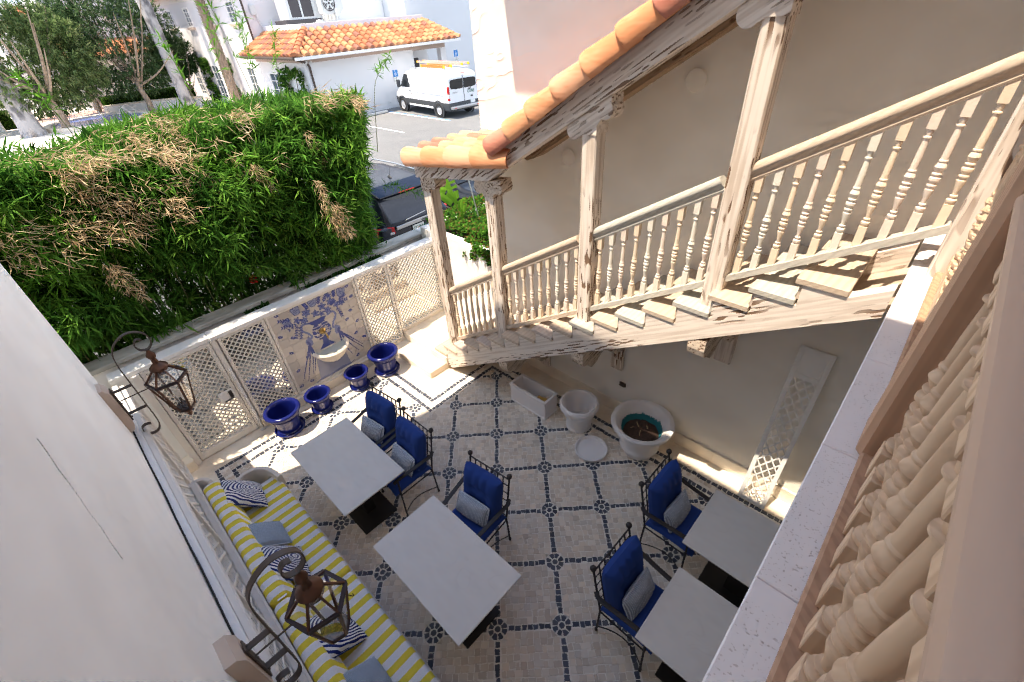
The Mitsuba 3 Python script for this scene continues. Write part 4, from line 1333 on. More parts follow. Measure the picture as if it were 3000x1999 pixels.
for ((x, y, rz), l), who in zip(chairs, ('on the chair farthest from the camera', 'on the second chair of the table by the blue pots', 'on the lone chair of the middle table', 'on the chair beside the big white pot', 'on the chair nearest the bottom edge of the photo')):
    k = thing('lumbar_pillow', 'grey blue pinstriped lumbar pillow ' + who, 'pillow', 'lumbar pillows on the iron chairs')
    mt = M(x, y, 0, rz + rng.uniform(-3, 3)) @ T4().translate([.215, rng.uniform(-.03, .02), .605])
    scene[k + '__cover'] = {**lum, 'to_world': mt}
    scene[k + '__piping'] = {**pipd, 'to_world': mt}

# ================================================================ THE BENCH
t = thing('striped_bench', 'long built-in bench with yellow and white striped cushions along the left trellis', 'bench')
YE = .50
part(t, 'base', bx(-3.885, -3.19, -4.4, YE - .08, 0.0015, .30, .01), 'sofa_shell')
prof = [(-3.945, .30), (-3.945, .74), (-3.93, .765), (-3.885, .775), (-3.868, .765), (-3.868, .30)]
part(t, 'back_shell', prism(prof, -4.4, YE + .09, 'y'), 'sofa_shell')
# rolled end of the back and the curved arm
wing = smooth_path([(-3.945, YE + .09), (-3.93, YE + .13), (-3.87, YE + .14), (-3.80, YE + .10), (-3.765, YE + .02)], 6)
part(t, 'back_wing', cat([bx(-3.945, -3.869, YE + .0905, YE + .13, .0015, .765, .012), sweep([(a, b, .52) for a, b in wing], [[-.02, -.5], [.02, -.5], [.02, .24], [.01, .25], [-.01, .25], [-.02, .24]], up=(0, 0, 1))]), 'sofa_shell', smooth=40)
arm = smooth_path([(-3.62, YE - .05), (-3.58, YE + .02), (-3.48, YE + .07), (-3.36, YE + .045), (-3.27, YE - .05), (-3.235, YE - .16), (-3.215, YE - .28)], 8)
part(t, 'arm', sweep([(a, b, .28) for a, b in arm], [[-.028, -.28], [.028, -.28], [.028, .255], [.018, .268], [-.018, .268], [-.028, .255]], up=(0, 0, 1)), 'sofa_shell', smooth=40)


def slab_cushion(x0, x1, y0, y1, z0, z1, r, cutr=0.0):
    """a boxy upholstered cushion with soft rounded edges"""
    m = hullrounded([(x, y, z) for x in (x0 + r, x1 - r) for y in (y0 + r, y1 - r) for z in (z0 + r, z1 - r)], r, 16)
    m = tm(m.refine_to_length(.05))
    n = meshkit.fbm(m.vertices * [3.5, 3.0, 3.5], 2, 5) - .5
    m.vertices[:, 2] += .012 * n * (m.vertices[:, 2] > (z0 + z1) / 2)
    m.vertices[:, 0] += .008 * n
    return m


sc = [(.39, -1.275), (-1.285, -3.0), (-3.01, -4.4)]
for a, b in sc:
    part(t, 'seat_cushion', slab_cushion(-3.70, -3.212, b, a, .302, .452, .032), 'striped_canvas', smooth=50)
for a, b in ((.50, -1.262), (-1.272, -3.0), (-3.01, -4.4)):
    r = .055
    m = hullrounded([(x, y, z) for y in (b + r, a - r) for x, z in ((-3.865 + r, .40 + r), (-3.865 + r, .775 - r), (-3.735 - r * .4, .775 - r), (-3.66 - r, .44 + r), (-3.66 - r, .55))], r, 16)
    m = tm(m.refine_to_length(.05))
    n = meshkit.fbm(m.vertices * [3.5, 2.5, 3.5], 2, 8) - .5
    m.vertices += .016 * n[:, None] * [1, 0, 1]
    part(t, 'back_cushion', m, 'striped_canvas', smooth=50)
part(t, 'seam_tag', bar((-3.80, -1.267, .772), (-3.72, -1.267, .765), .016, .004), 'paint_white')


def pillow_at(name, label, mat_, w, h, th, pos, nrm, upv, seed, pipe='piping_cloth'):
    m, uv = cushion(w, h, th, 26, sharp=.40, seed=seed)
    z = np.array(nrm, float) / np.linalg.norm(nrm)
    y = np.array(upv, float)
    y -= z * (y @ z)
    y /= np.linalg.norm(y)
    R = np.eye(4)
    R[:3, 0], R[:3, 1], R[:3, 2], R[:3, 3] = np.cross(y, z), y, z, pos
    m.apply_transform(R)
    k = thing(name, label, 'pillow', None)
    part(k, 'cover', m, mat_, smooth=True, uv=uv)
    lp = np.stack([sq(np.cos(s_)) * w * .492 * (1 - .055 * np.abs(np.sin(s_)) ** 6), sq(np.sin(s_)) * h * .492 * (1 - .055 * np.abs(np.cos(s_)) ** 6), 0 * s_], 1)[:-1]
    lp = tube(lp, .005, 6, closed=True)
    lp.apply_transform(R)
    part(k, 'piping', lp, pipe, smooth=True)


mat('navy_piping', pr((.02, .035, .14), .9))
pillow_at('zebra_pillow', 'navy and white zebra striped pillow at the far end of the bench', 'zebra_cloth', .43, .43, .16, (-3.575, .235, .60), (.62, -.02, .62), (-.55, .18, .75), 3, 'navy_piping')
pillow_at('grey_pillow', 'plain grey blue pillow with pale piping between two zebra pillows', 'chambray_cloth', .36, .36, .13, (-3.60, -.43, .585), (.58, .03, .70), (-.7, .08, .6), 4)
pillow_at('zebra_pillow', 'navy and white zebra striped pillow partly behind the near lantern scroll', 'zebra_cloth', .42, .42, .16, (-3.615, -.86, .60), (.62, -.06, .62), (-.6, .16, .7), 6, 'navy_piping')
pillow_at('zebra_pillow', 'navy and white zebra striped pillow seen beyond the glass of the near lantern', 'zebra_cloth', .43, .43, .16, (-3.60, -1.74, .60), (.60, .04, .64), (-.6, -.12, .7), 8, 'navy_piping')
pillow_at('grey_pillow', 'grey blue pillow cut by the bottom edge of the photo', 'chambray_cloth', .36, .36, .13, (-3.60, -2.28, .585), (.58, -.05, .68), (-.7, -.05, .6), 9)

# ================================================================ WALL LANTERNS
def lantern(y, ztop, xs, label, lblock):
    """hexagonal copper lantern hanging from a scrolled iron bracket; xs: shift of the bracket plate"""
    ax, z0 = -3.565, ztop
    t = thing('wall_lantern', label, 'lantern')
    zc = z0 - .35
    rt, rb, rn = .170, .088, .052
    hexa = lambda r, z, ph=PI / 6 * 1.6: [np.array([ax + r * math.cos(a + ph), y + r * math.sin(a + ph), z]) for a in np.arange(6) * PI / 3]
    A, B, N = hexa(rt, zc), hexa(rb, zc - .37), hexa(rn + .012, zc + .115)
    # parts
    part(t, 'finial', lathe([(0, .0), (.006, .0), (.018, -.03), (.036, -.065), (.038, -.08), (.030, -.10), (.020, -.118), (.026, -.135), (.024, -.15), (.03, -.17), (.045, -.178), (.052, -.19), (.0, -.19)], 24, (ax, y, z0)), 'copper', smooth=40)
    part(t, 'crown', lathe([(.03, -.165), (.05, -.18), (.072, -.20), (.078, -.215), (.070, -.225), (.066, -.235), (.062, -.25), (.060, -.27), (.0, -.27)], 6 * 5, (ax, y, z0)), 'copper', smooth=40)
    part(t, 'collar', prism([(p[0], p[1]) for p in hexa(.070, 0)], z0 - .275, z0 - .232), 'copper_dark')
    for k in range(6):
        l = (k + 1) % 6
        part(t, 'upper_rib', bar(N[k], A[k], .017, .012, up=(A[k] - N[k])[[1, 0, 2]] * [-1, 1, 0] + [0, 0, .01]), 'copper')
        part(t, 'lower_rib', bar(A[k], B[k], .017, .013, up=np.r_[(A[k] - [ax, y, zc])[:2], 0]), 'copper')
        part(t, 'rim_bar', bar(A[k], A[l], .020, .026), 'copper_dark')
        part(t, 'base_bar', bar(B[k], B[l], .016, .018), 'copper_dark')
        part(t, 'pane', trimesh.Trimesh([A[k] * .985 + np.array([ax, y, zc]) * .015, A[l] * .985 + np.array([ax, y, zc]) * .015, B[l], B[k]], [[0, 1, 2], [0, 2, 3]], process=False), 'clear_pane')
        part(t, 'roof_pane', trimesh.Trimesh([N[k], N[l], A[l], A[k]], [[0, 1, 2], [0, 2, 3]], process=False), 'clear_pane')
    part(t, 'floor_plate', prism([(p[0], p[1]) for p in B], zc - .385, zc - .372), 'copper_dark')
    part(t, 'bottom_finial', lathe([(0, -.386), (.02, -.388), (.04, -.405), (.045, -.425), (.03, -.445), (.018, -.455), (.024, -.468), (.016, -.49), (.0, -.505)], 20, (ax, y, zc)), 'copper', smooth=40)
    part(t, 'burner', [lathe([(.0, -.37), (.030, -.37), (.026, -.345), (.012, -.33), (.010, -.26), (.0, -.26)], 12, (ax, y, zc))] + [rod((ax + .03 * math.cos(a), y + .03 * math.sin(a), zc - .365), (ax + .045 * math.cos(a), y + .045 * math.sin(a), zc - .30), .005, 6) for a in (0.3, 2.4, 4.5)], 'copper_dark', smooth=40)
    ch = lathe([(.020, -.31), (.038, -.29), (.044, -.25), (.036, -.20), (.024, -.15), (.022, -.09), (.030, -.07)], 20, (ax, y, zc))
    part(t, 'chimney', ch, 'clear_pane', smooth=True)
    part(t, 'hook', tube([(ax + rt * .8, y - .09, zc - .02), (ax + rt * .9, y - .12, zc - .02), (ax + rt * .95, y - .135, zc - .005), (ax + rt * .95, y - .125, zc + .005)], .003, 5), 'copper_dark')
    # bracket
    px = xs
    part(t, 'wall_plate', bx(px, px + .010, y - .036, y + .036, zc - .235, zc + .125, .002), 'iron_brown')
    part(t, 'plate_bolt', [mv(ball((0, 0, 0), .008, 1), px + .012, y, zc + dz) for dz in (.11, -.05, -.215)], 'iron_brown', smooth=True)
    xb = ax - .247
    fl = [[-.019, -.004], [.019, -.004], [.019, .004], [-.019, .004]]
    part(t, 'bracket_arm', bar((px + .01, y, zc + .085), (xb - .004, y, zc + .085), .036, .009), 'iron_brown')
    part(t, 'bracket_arm', bar((px + .01, y, zc - .175), (xb - .004, y, zc - .175), .036, .009), 'iron_brown')
    part(t, 'tie_rod', rod((px + .01, y, zc - .02), (ax - rt * .93, y, zc - .02), .0055, 8), 'iron_brown', smooth=40)
    rel = [(-.305, -.722), (-.345, -.707), (-.38, -.726), (-.386, -.777), (-.358, -.826), (-.30, -.831), (-.258, -.782), (-.247, -.676), (-.247, -.502), (-.246, -.379), (-.247, -.215), (-.246, -.072), (-.237, .03), (-.22, .09), (-.185, .144), (-.122, .19), (-.058, .207), (.004, .188), (.05, .142), (.063, .08), (.052, .03), (.014, -.004), (-.034, .006), (-.060, .046), (-.053, .096), (-.025, .12), (.004, .104)]
    xb = ax - .247
    part(t, 'scroll', ribbon(smooth_path([(ax + a, z0 + b) for a, b in rel], 4), y), 'iron_brown', smooth=40)
    k = thing('stone_plinth', lblock, 'corbel', 'stone blocks on the left wall')
    blk = [(WX - .004, zc + .19), (px - .035, zc + .185), (px - .006, zc + .13), (px - .001, zc - .24), (px - .02, zc - .30), (WX + .0, zc - .325), (WX - .004, zc - .325)]
    put(k, prism(blk, y - .085, y + .085, 'y'), 'plinth_stone')


def ribbon(P, y, w=.038, th=.008):
    """a flat bar of width w (along y) following the path P in the (x,z) plane"""
    P = np.array(P, float)
    d = np.gradient(P, axis=0)
    n = np.stack([-d[:, 1], d[:, 0]], 1) / (np.linalg.norm(d, axis=1, keepdims=True) + 1e-9)
    m = len(P)
    V = []
    for s, yy in ((1, y - w / 2), (1, y + w / 2), (-1, y + w / 2), (-1, y - w / 2)):
        Q = P + s * n * th / 2
        V.append(np.stack([Q[:, 0], np.full(m, yy), Q[:, 1]], 1))
    V = np.vstack(V)
    F = []
    for k in range(4):
        l = (k + 1) % 4
        for i in range(m - 1):
            F += [[k * m + i, l * m + i, l * m + i + 1], [k * m + i, l * m + i + 1, k * m + i + 1]]
    for i in (0, m - 1):
        F += [[i, m + i, 2 * m + i], [i, 2 * m + i, 3 * m + i]]
    return trimesh.Trimesh(V, F, process=False)


lantern(.70, 2.345, -3.965, 'copper hexagonal lantern on a scroll bracket, the far one by the gate', 'stone block carrying the far lantern bracket')
lantern(-2.29, 2.30, -3.94, 'copper hexagonal lantern on a scroll bracket, the near one above the bench', 'stone block carrying the near lantern bracket')

# ================================================================ GALLERY BALUSTRADE
t = thing('gallery_balustrade', 'unpainted wooden balustrade with fat turned balusters along the right edge of the photo', 'balustrade')
yb_ = -4.255
part(t, 'bottom_rail', bx(-4.0, .50, yb_ - .065, yb_ + .068, 3.2604, 3.298, .008), 'column_brown')
hh = [[.05, 0], [.058, .006], [.060, .018], [.054, .026], [.050, .030], [.050, .036], [.064, .040], [.072, .050], [.070, .060], [.063, .064], [.063, .069], [.078, .074], [.088, .086], [.089, .098], [.082, .110], [.064, .122], [.03, .130]]
hp2 = np.array([[a * .79, b] for a, b in hh] + [[-a * .79, b] for a, b in hh[::-1]])
part(t, 'handrail', sweep([(-4.0, yb_, 4.115), (.5, yb_, 4.115)], hp2, up=(0, 0, 1)), 'rail_pink', smooth=25)
bl = cat([bx(-.037, .037, -.037, .037, 0, .125, .003), lathe(turned((4.115 - 3.298 - .125 - .07) / .575, 1.5), 22, (0, 0, .125)), bx(-.035, .035, -.035, .035, 4.115 - 3.298 - .07, 4.115 - 3.298, .003)])
bd = mikit.ply(bl, 'baluster_wood', 35)
for k, x in enumerate(np.arange(-2.055, -3.6, -.137)):
    d = dict(bd)
    d['to_world'] = T4().translate([float(x), yb_, 3.298])
    scene[fresh(t + '__baluster')] = d
for k, x in enumerate(np.arange(-1.60, .4, .137)):
    d = dict(bd)
    d['to_world'] = T4().translate([float(x), yb_, 3.298])
    scene[fresh(t + '__baluster')] = d
t = thing('gallery_column', 'square brown wooden column rising from the white sill at the right edge', 'column')
part(t, 'shaft', bx(-1.975, -1.75, -4.42, -4.168, 3.2605, 6.1, .020), 'column_brown')
# ================================================================ FOLIAGE
def leaf_mesh(P, D, N, L, W, col, curl=.12):
    """many lance-shaped leaves: base points P, directions D, normals N, lengths L, widths W; 4 triangles each"""
    D = D / (np.linalg.norm(D, axis=1, keepdims=True) + 1e-9)
    S = np.cross(D, N)
    S /= np.linalg.norm(S, axis=1, keepdims=True) + 1e-9
    U = np.cross(S, D)
    L, W = L[:, None], W[:, None]
    a = P
    b = P + D * L * .38 + S * W * .5 + U * L * .02
    c = P + D * L * .38 - S * W * .5 + U * L * .02
    m = P + D * L * .55 - U * L * curl * .2
    e = P + D * L * .98 - U * L * curl
    V = np.stack([a, b, c, m, e], 1).reshape(-1, 3)
    n = len(P)
    o = np.arange(n)[:, None] * 5
    F = np.concatenate([o + [0, 3, 1], o + [0, 2, 3], o + [1, 3, 4], o + [3, 2, 4]], 0)
    return V, F, np.repeat(col, 5, 0)


def rand_dirs(n, g):
    v = g.normal(size=(n, 3))
    return v / np.linalg.norm(v, axis=1, keepdims=True)


def tint(n, cols, g, jit=.2):
    c = np.array(cols)[g.integers(0, len(cols), n)]
    return np.clip(c * (1 + jit * g.normal(size=(n, 1))), .004, .95)


def fans(C, A, g, n_leaf, L, W, cols, spread=.9, droop=.35):
    """at each tip C with axis A a fan of leaves"""
    k = len(C)
    n = g.integers(n_leaf[0], n_leaf[1] + 1, k)
    idx = np.repeat(np.arange(k), n)
    d = A[idx] + spread * rand_dirs(len(idx), g)
    d[:, 2] -= droop * g.uniform(0, 1, len(idx))
    P = C[idx] - A[idx] * g.uniform(0, .10, (len(idx), 1)) * (L[1] / .16)
    nn = rand_dirs(len(idx), g) * .5 + [0, 0, 1]
    base = tint(k, cols, g, .16)
    return leaf_mesh(P, d, nn, g.uniform(*L, len(idx)), g.uniform(*W, len(idx)), np.clip(base[idx] * g.uniform(.75, 1.25, (len(idx), 1)), .004, .9))


def join(parts):
    off = np.cumsum([0] + [len(p[0]) for p in parts])
    return (np.vstack([p[0] for p in parts]), np.vstack([p[1] + o for p, o in zip(parts, off)])), np.vstack([p[2] for p in parts])


g = np.random.default_rng(21)
# ---------------------------------------------------------------- the bamboo hedge
hd = thing('bamboo_hedge', 'dense green bamboo hedge with straw coloured dry sprays, behind the parapet wall', 'hedge')
XH0, XH1 = -6.4, .35


def hedge_front(x, z):
    """y of the camera-side face of the hedge"""
    return 2.62 - .42 * np.sin(np.clip((z - 1.2) / 2.6, 0, 1) * PI) - 1.15 * (meshkit.fbm(np.stack([x * 1.25, z * 1.35, 0 * x], -1), 3, 4) - .5) + .55 * np.clip(1.55 - z, 0, 1)


def hedge_top(x, y):
    return 3.68 + .10 * np.clip((x + 1.2) / 1.2, 0, 1) + .60 * (meshkit.fbm(np.stack([x * .9, y * .9, 0 * x + 3], -1), 3, 6) - .5) - .10 * np.clip((y - 3.2), 0, 3)


def hedge_end(y, z):
    return np.interp(z, [1.35, 2.4, 3.6], [.20, .36, .60]) + .56 * (np.minimum(y, 3.2) - 3) - .16 + .25 * (meshkit.fbm(np.stack([y * 1.2, z * 1.1, 0 * y + 9], -1), 3, 8) - .5)


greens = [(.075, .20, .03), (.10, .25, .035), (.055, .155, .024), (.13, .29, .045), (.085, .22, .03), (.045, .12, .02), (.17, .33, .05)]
straw = [(.66, .50, .31), (.56, .41, .25), (.74, .60, .40), (.48, .34, .20)]
C, A = [], []
n = 3300                                                   # camera side
x, z = g.uniform(XH0, XH1 + .3, n), .95 + 2.8 * g.uniform(0, 1, n) ** .8
y = hedge_front(x, z) + np.abs(g.normal(0, .12, n))
C.append(np.stack([x, y, z], 1)); A.append(np.array([0, -.75, .30]) + .65 * rand_dirs(n, g))
n = 2300                                                   # top
x, y = g.uniform(XH0, XH1 + .2, n), g.uniform(2.3, 5.0, n)
C.append(np.stack([x, y, hedge_top(x, y) - np.abs(g.normal(0, .10, n))], 1)); A.append(np.array([.1, -.25, .55]) + .7 * rand_dirs(n, g))
n = 1300                                                   # right end
y, z = g.uniform(2.5, 4.9, n), .6 + 3.2 * g.uniform(0, 1, n)
C.append(np.stack([hedge_end(y, z) - np.abs(g.normal(0, .12, n)), y, z], 1)); A.append(np.array([.7, -.3, .1]) + .6 * rand_dirs(n, g))
n_out = sum(map(len, C))
n = 10500                                                  # inside
x, y, z = g.uniform(XH0, XH1 + .3, n), 2.3 + 2.7 * g.uniform(0, 1, n) ** 1.3, .9 + 2.8 * g.uniform(0, 1, n) ** .7
C.append(np.stack([x, y, z], 1)); A.append(rand_dirs(n, g) + [0, -.2, .1])
C, A = np.vstack(C), np.vstack(A)
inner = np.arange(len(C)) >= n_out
ok = (C[:, 1] > hedge_front(C[:, 0], C[:, 2]) - .05 + .22 * inner) & (C[:, 2] < hedge_top(C[:, 0], C[:, 1]) + .02) & (C[:, 0] < hedge_end(C[:, 1], C[:, 2]) + .02)
# natural hollows where the clumps part
gap = meshkit.fbm(C * [1.9, 1.4, 2.1], 3, 12)
ok &= (gap > .43) | inner | (g.uniform(0, 1, len(C)) < .18)
C, A, inner = C[ok], A[ok], inner[ok]
A /= np.linalg.norm(A, axis=1, keepdims=True)
lush = meshkit.fbm(C * 1.1, 2, 15)
a_, b_ = (lush < .53) & ~inner, (lush >= .53) & ~inner
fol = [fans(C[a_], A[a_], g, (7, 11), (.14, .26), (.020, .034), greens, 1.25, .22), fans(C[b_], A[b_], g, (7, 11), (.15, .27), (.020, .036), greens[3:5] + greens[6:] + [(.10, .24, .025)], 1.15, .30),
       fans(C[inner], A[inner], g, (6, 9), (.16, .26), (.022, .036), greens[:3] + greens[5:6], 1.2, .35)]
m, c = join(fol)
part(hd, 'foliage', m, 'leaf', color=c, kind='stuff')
dry = []
n = 5200
x, y = g.uniform(XH0, XH1, n), g.uniform(2.15, 3.6, n)
front_top = np.stack([x, y, hedge_top(x, y) - .10 - .0 * y], 1)
zf = g.uniform(2.9, 3.7, n)
xf = g.uniform(XH0, -1.2, n)
front_up = np.stack([xf, hedge_front(xf, zf) + .02, zf], 1)
tops = np.vstack([front_top + [0, 0, .12], front_up])
dn = meshkit.fbm(tops * [2.6, 2.0, 2.0], 3, 31)
west = np.clip((-.2 - tops[:, 0]) / 2.2, 0, 1)
tops = tops[dn > np.where(np.arange(len(tops)) < n, .545 - .10 * west, .60 - .08 * west)]
tops = tops[:760] if len(tops) > 760 and False else tops[g.permutation(len(tops))[:420]]
k = len(tops)
idx = np.repeat(np.arange(k), 11)
d = rand_dirs(len(idx), g) * .75 + [.45, -.70, -.30]
dry.append(leaf_mesh(tops[idx] + g.normal(0, .05, (len(idx), 3)), d, rand_dirs(len(idx), g), g.uniform(.10, .22, len(idx)), g.uniform(.007, .015, len(idx)), tint(len(idx), straw, g, .12), .2))
for (px, pz, ln) in ((-1.02, 2.98, .85), (-.92, 2.65, .5), (-.80, 3.5, .45), (-2.2, 3.4, .45), (-3.45, 2.75, .5), (-1.62, 3.3, .35)):
    n = int(330 * ln)
    tt = g.uniform(0, 1, n)
    P = np.stack([px + .12 * tt + g.normal(0, .02 + .05 * (1 - np.abs(2 * tt - 1)), n), np.full(n, hedge_front(np.array([px]), np.array([pz]))[0] - .14) + g.normal(0, .03, n), pz - ln * tt], 1)
    dry.append(leaf_mesh(P, np.array([.15, -.25, -.8]) + .75 * rand_dirs(n, g), rand_dirs(n, g), g.uniform(.07, .15, n), g.uniform(.006, .012, n), tint(n, straw, g, .12), .15))
m, c = join(dry)
part(hd, 'dry_leaves', m, 'leaf_matte', color=c, kind='stuff', label='straw coloured dead leaves hanging in sprays from the hedge')
cul = []
for i in range(330):
    x, y = g.uniform(XH0, XH1 - .25), g.uniform(2.62, 4.6)
    h = g.uniform(1.8, 3.2)
    lean = g.normal(0, .14, 2)
    cul.append(tube([(x, y, 0), (x + lean[0] * .4, y + lean[1] * .4, h * .5), (x + lean[0], y + lean[1] - .1, h)], g.uniform(.006, .013), 5))
part(hd, 'culms', cat(cul), 'culm', smooth=True, kind='stuff')
# tall shoots rising above the hedge
sh = []
shoot_leaves = []
for x, y, h, lx in ((-.78, 3.6, 5.35, -.35), (-.62, 4.2, 5.0, .10), (-.95, 4.4, 4.9, .1), (.75, 3.2, 4.15, .4), (-2.9, 4.3, 4.35, -.2), (-.45, 4.6, 4.75, .12), (-.2, 4.4, 4.55, .2), (-1.3, 4.7, 4.6, -.15)):
    P = smooth_path([(x - lx * .2, y, 2.8), (x + lx * .2, y - .05, 3.7), (x + lx * .6, y - .1, 3.7 + (h - 3.7) * .6), (x + lx, y - .15, h)], 5)
    sh.append(tube(P, .006, 5, scale=np.linspace(1, .35, len(P))))
    for q in P[8:]:
        n = 6
        dd_ = rand_dirs(n, g) * .9 + [0, -.2, .25]
        shoot_leaves.append(leaf_mesh(np.repeat(q[None], n, 0), dd_, rand_dirs(n, g) + [0, 0, 1], g.uniform(.10, .20, n), g.uniform(.014, .024, n), tint(n, [(.12, .30, .03), (.16, .36, .04)], g, .15), .2))
part(hd, 'shoots', cat(sh), 'culm', smooth=True, kind='stuff')
m, c = join(shoot_leaves)
part(hd, 'shoot_leaves', m, 'leaf', color=c, kind='stuff')
# stray branch reaching past the SUV
br = smooth_path([(.45, 2.9, 2.35), (.75, 2.85, 2.25), (1.05, 2.8, 2.05), (1.30, 2.78, 1.90)], 5)
n = 26
bl_ = [leaf_mesh(np.repeat(q[None], 7, 0), rand_dirs(7, g) + [.5, -.2, -.1], rand_dirs(7, g) + [0, 0, 1], g.uniform(.09, .17, 7), g.uniform(.012, .02, 7), tint(7, greens[3:], g, .15), .2) for q in br]
m, c = join(bl_)
part(hd, 'side_branch', m, 'leaf', color=c, kind='stuff')
fl = [ball(np.array([-2.10, 2.56, 1.78]) + g.normal(0, .035, 3), .018, 1) for _ in range(22)]
k = thing('red_flower', 'small cluster of bright red flowers under the bamboo just above the parapet', 'flower')
part(k, 'petals', fl, 'flower_red')
part(k, 'stem', rod((-2.10, 2.58, 1.0), (-2.10, 2.56, 1.76), .005, 5), 'culm')

# ivy in the trough behind the fountain wall and in the raised planter
def ground_ivy(name, label, P, cols, L, W):
    n = len(P)
    m_, f_, c_ = leaf_mesh(P, rand_dirs(n, g) + [0, 0, .25], rand_dirs(n, g) * .7 + [0, -.2, 1], g.uniform(*L, n), g.uniform(*W, n), tint(n, cols, g, .2), .1)
    k = fresh(name)
    put(k, (m_, f_), 'leaf', color=c_)
    labels[k] = {'label': label, 'category': 'ivy', 'kind': 'stuff'}


n = 3400
x = g.uniform(-3.9, .5, n)
P = np.stack([x, g.uniform(2.03, 2.26, n), 1.46 + g.uniform(0, .10, n)], 1)
P = P[meshkit.fbm(np.stack([x * 2.2, 0 * x, 0 * x], 1), 2, 3) > .47]
ground_ivy('trough_ivy', 'thin dark ivy creeping in the gap behind the fountain wall', P, [(.03, .09, .02), (.05, .12, .03), (.02, .06, .015)], (.04, .08), (.03, .055))
n = 16000
x, y = .62 + 1.9 * g.uniform(0, 1, n) ** 1.2, g.uniform(.40, 2.25, n)
P = np.stack([x, y, 1.64 + (.22 * meshkit.fbm(np.stack([x * 2.5, y * 2.5, 0 * x], 1), 2, 5)) * g.uniform(.4, 1, n) + .10 * (x > .75)], 1)
P = P[(meshkit.fbm(np.stack([x * 3, y * 3, 0 * x], 1), 2, 8) > .22) & ((x > .74) | (y < 1.15))]
n = 900
edge = np.stack([.58 - .05 * g.uniform(0, 1, n), g.uniform(.45, 1.1, n), 1.76 - .24 * g.uniform(0, 1, n) ** 1.5], 1)
edge = edge[meshkit.noise(np.c_[edge[:, 1] * 7, edge[:, 2] * 4, edge[:, 0] * 0], 2) > .55]
ground_ivy('planter_ivy', 'bright green ivy spilling over the rim of the white planter', np.vstack([P, edge]), [(.05, .16, .02), (.08, .21, .025), (.11, .25, .03), (.035, .11, .02), (.17, .12, .04)], (.035, .065), (.028, .05))

# banana plant and its stake
bn = thing('banana_plant', 'young plant with big paddle leaves in the white planter, seen between the stair posts', 'plant')


def paddle(base, tip, width, sag, nrm, seed):
    P = smooth_path([base, np.array(base) * .65 + np.array(tip) * .35 + [0, 0, sag], np.array(base) * .3 + np.array(tip) * .7 + [0, 0, sag], tip], 8)
    lr = np.random.default_rng(seed)
    d = np.gradient(P, axis=0)
    d /= np.linalg.norm(d, axis=1, keepdims=True)
    s = np.cross(d, nrm)
    s /= np.linalg.norm(s, axis=1, keepdims=True)
    u = np.cross(s, d)
    t_ = np.linspace(0, 1, len(P))
    w = width * np.clip(np.sin(np.clip(t_ * 1.15 - .12, 0, 1) * PI), 0, 1) ** .6
    V, F = [], []
    for sd in (-1, 1):
        o = len(V)
        for i in range(len(P)):
            V += [P[i], P[i] + sd * s[i] * w[i] * .5 + u[i] * w[i] * .10, P[i] + sd * s[i] * w[i] - u[i] * w[i] * .02 + d[i] * .015 * lr.normal()]
        for i in range(len(P) - 1):
            if lr.uniform() < .14:
                continue
            a, b = o + i * 3, o + (i + 1) * 3
            F += [[a, a + 1, b + 1], [a, b + 1, b], [a + 1, a + 2, b + 2], [a + 1, b + 2, b + 1]]
    return trimesh.Trimesh(V, F, process=False)


B0 = np.array([1.12, 1.72, 1.66])
part(bn, 'leaf', paddle(B0 + [0, 0, .22], B0 + [-.14, .22, 1.10], .095, .04, [-.6, -.8, .2], 2), 'banana')
part(bn, 'leaf', paddle(B0 + [0, 0, .22], B0 + [-.40, .12, .66], .115, .12, [-.3, -.8, .5], 3), 'banana')
part(bn, 'leaf', paddle(B0 + [0, 0, .15], B0 + [.06, -.05, .50], .06, .05, [-.7, -.7, .2], 4), 'banana')
part(bn, 'stalk', [rod(B0 - [0, 0, .1], B0 + [0, 0, .32], .022, 8, .012), rod(B0 + [.03, 0, -.1], B0 + [-.02, 0, .25], .016, 8, .01), rod(B0 + [-.02, .02, -.1], B0 + [.03, 0, .22], .014, 8, .008)], 'banana')
solo('garden_stake', 'thin grey stake standing beside the banana plant', 'stake', rod((1.42, 1.60, 1.55), (1.30, 1.75, 2.75), .010, 6), 'aluminium')
n = 700
P = np.stack([1.55 + g.normal(0, .07, n), 1.35 + g.normal(0, .08, n), g.uniform(1.65, 2.25, n)], 1)
m_, f_, c_ = leaf_mesh(P, rand_dirs(n, g) * .5 + [0, 0, 1], rand_dirs(n, g), g.uniform(.08, .18, n), g.uniform(.006, .012, n), tint(n, [(.10, .22, .03), (.16, .28, .05)], g, .2), .3)
k = thing('grass_clump', 'tuft of fine upright grass beside the banana plant', 'plant')
part(k, 'blades', (m_, f_), 'leaf', color=c_)


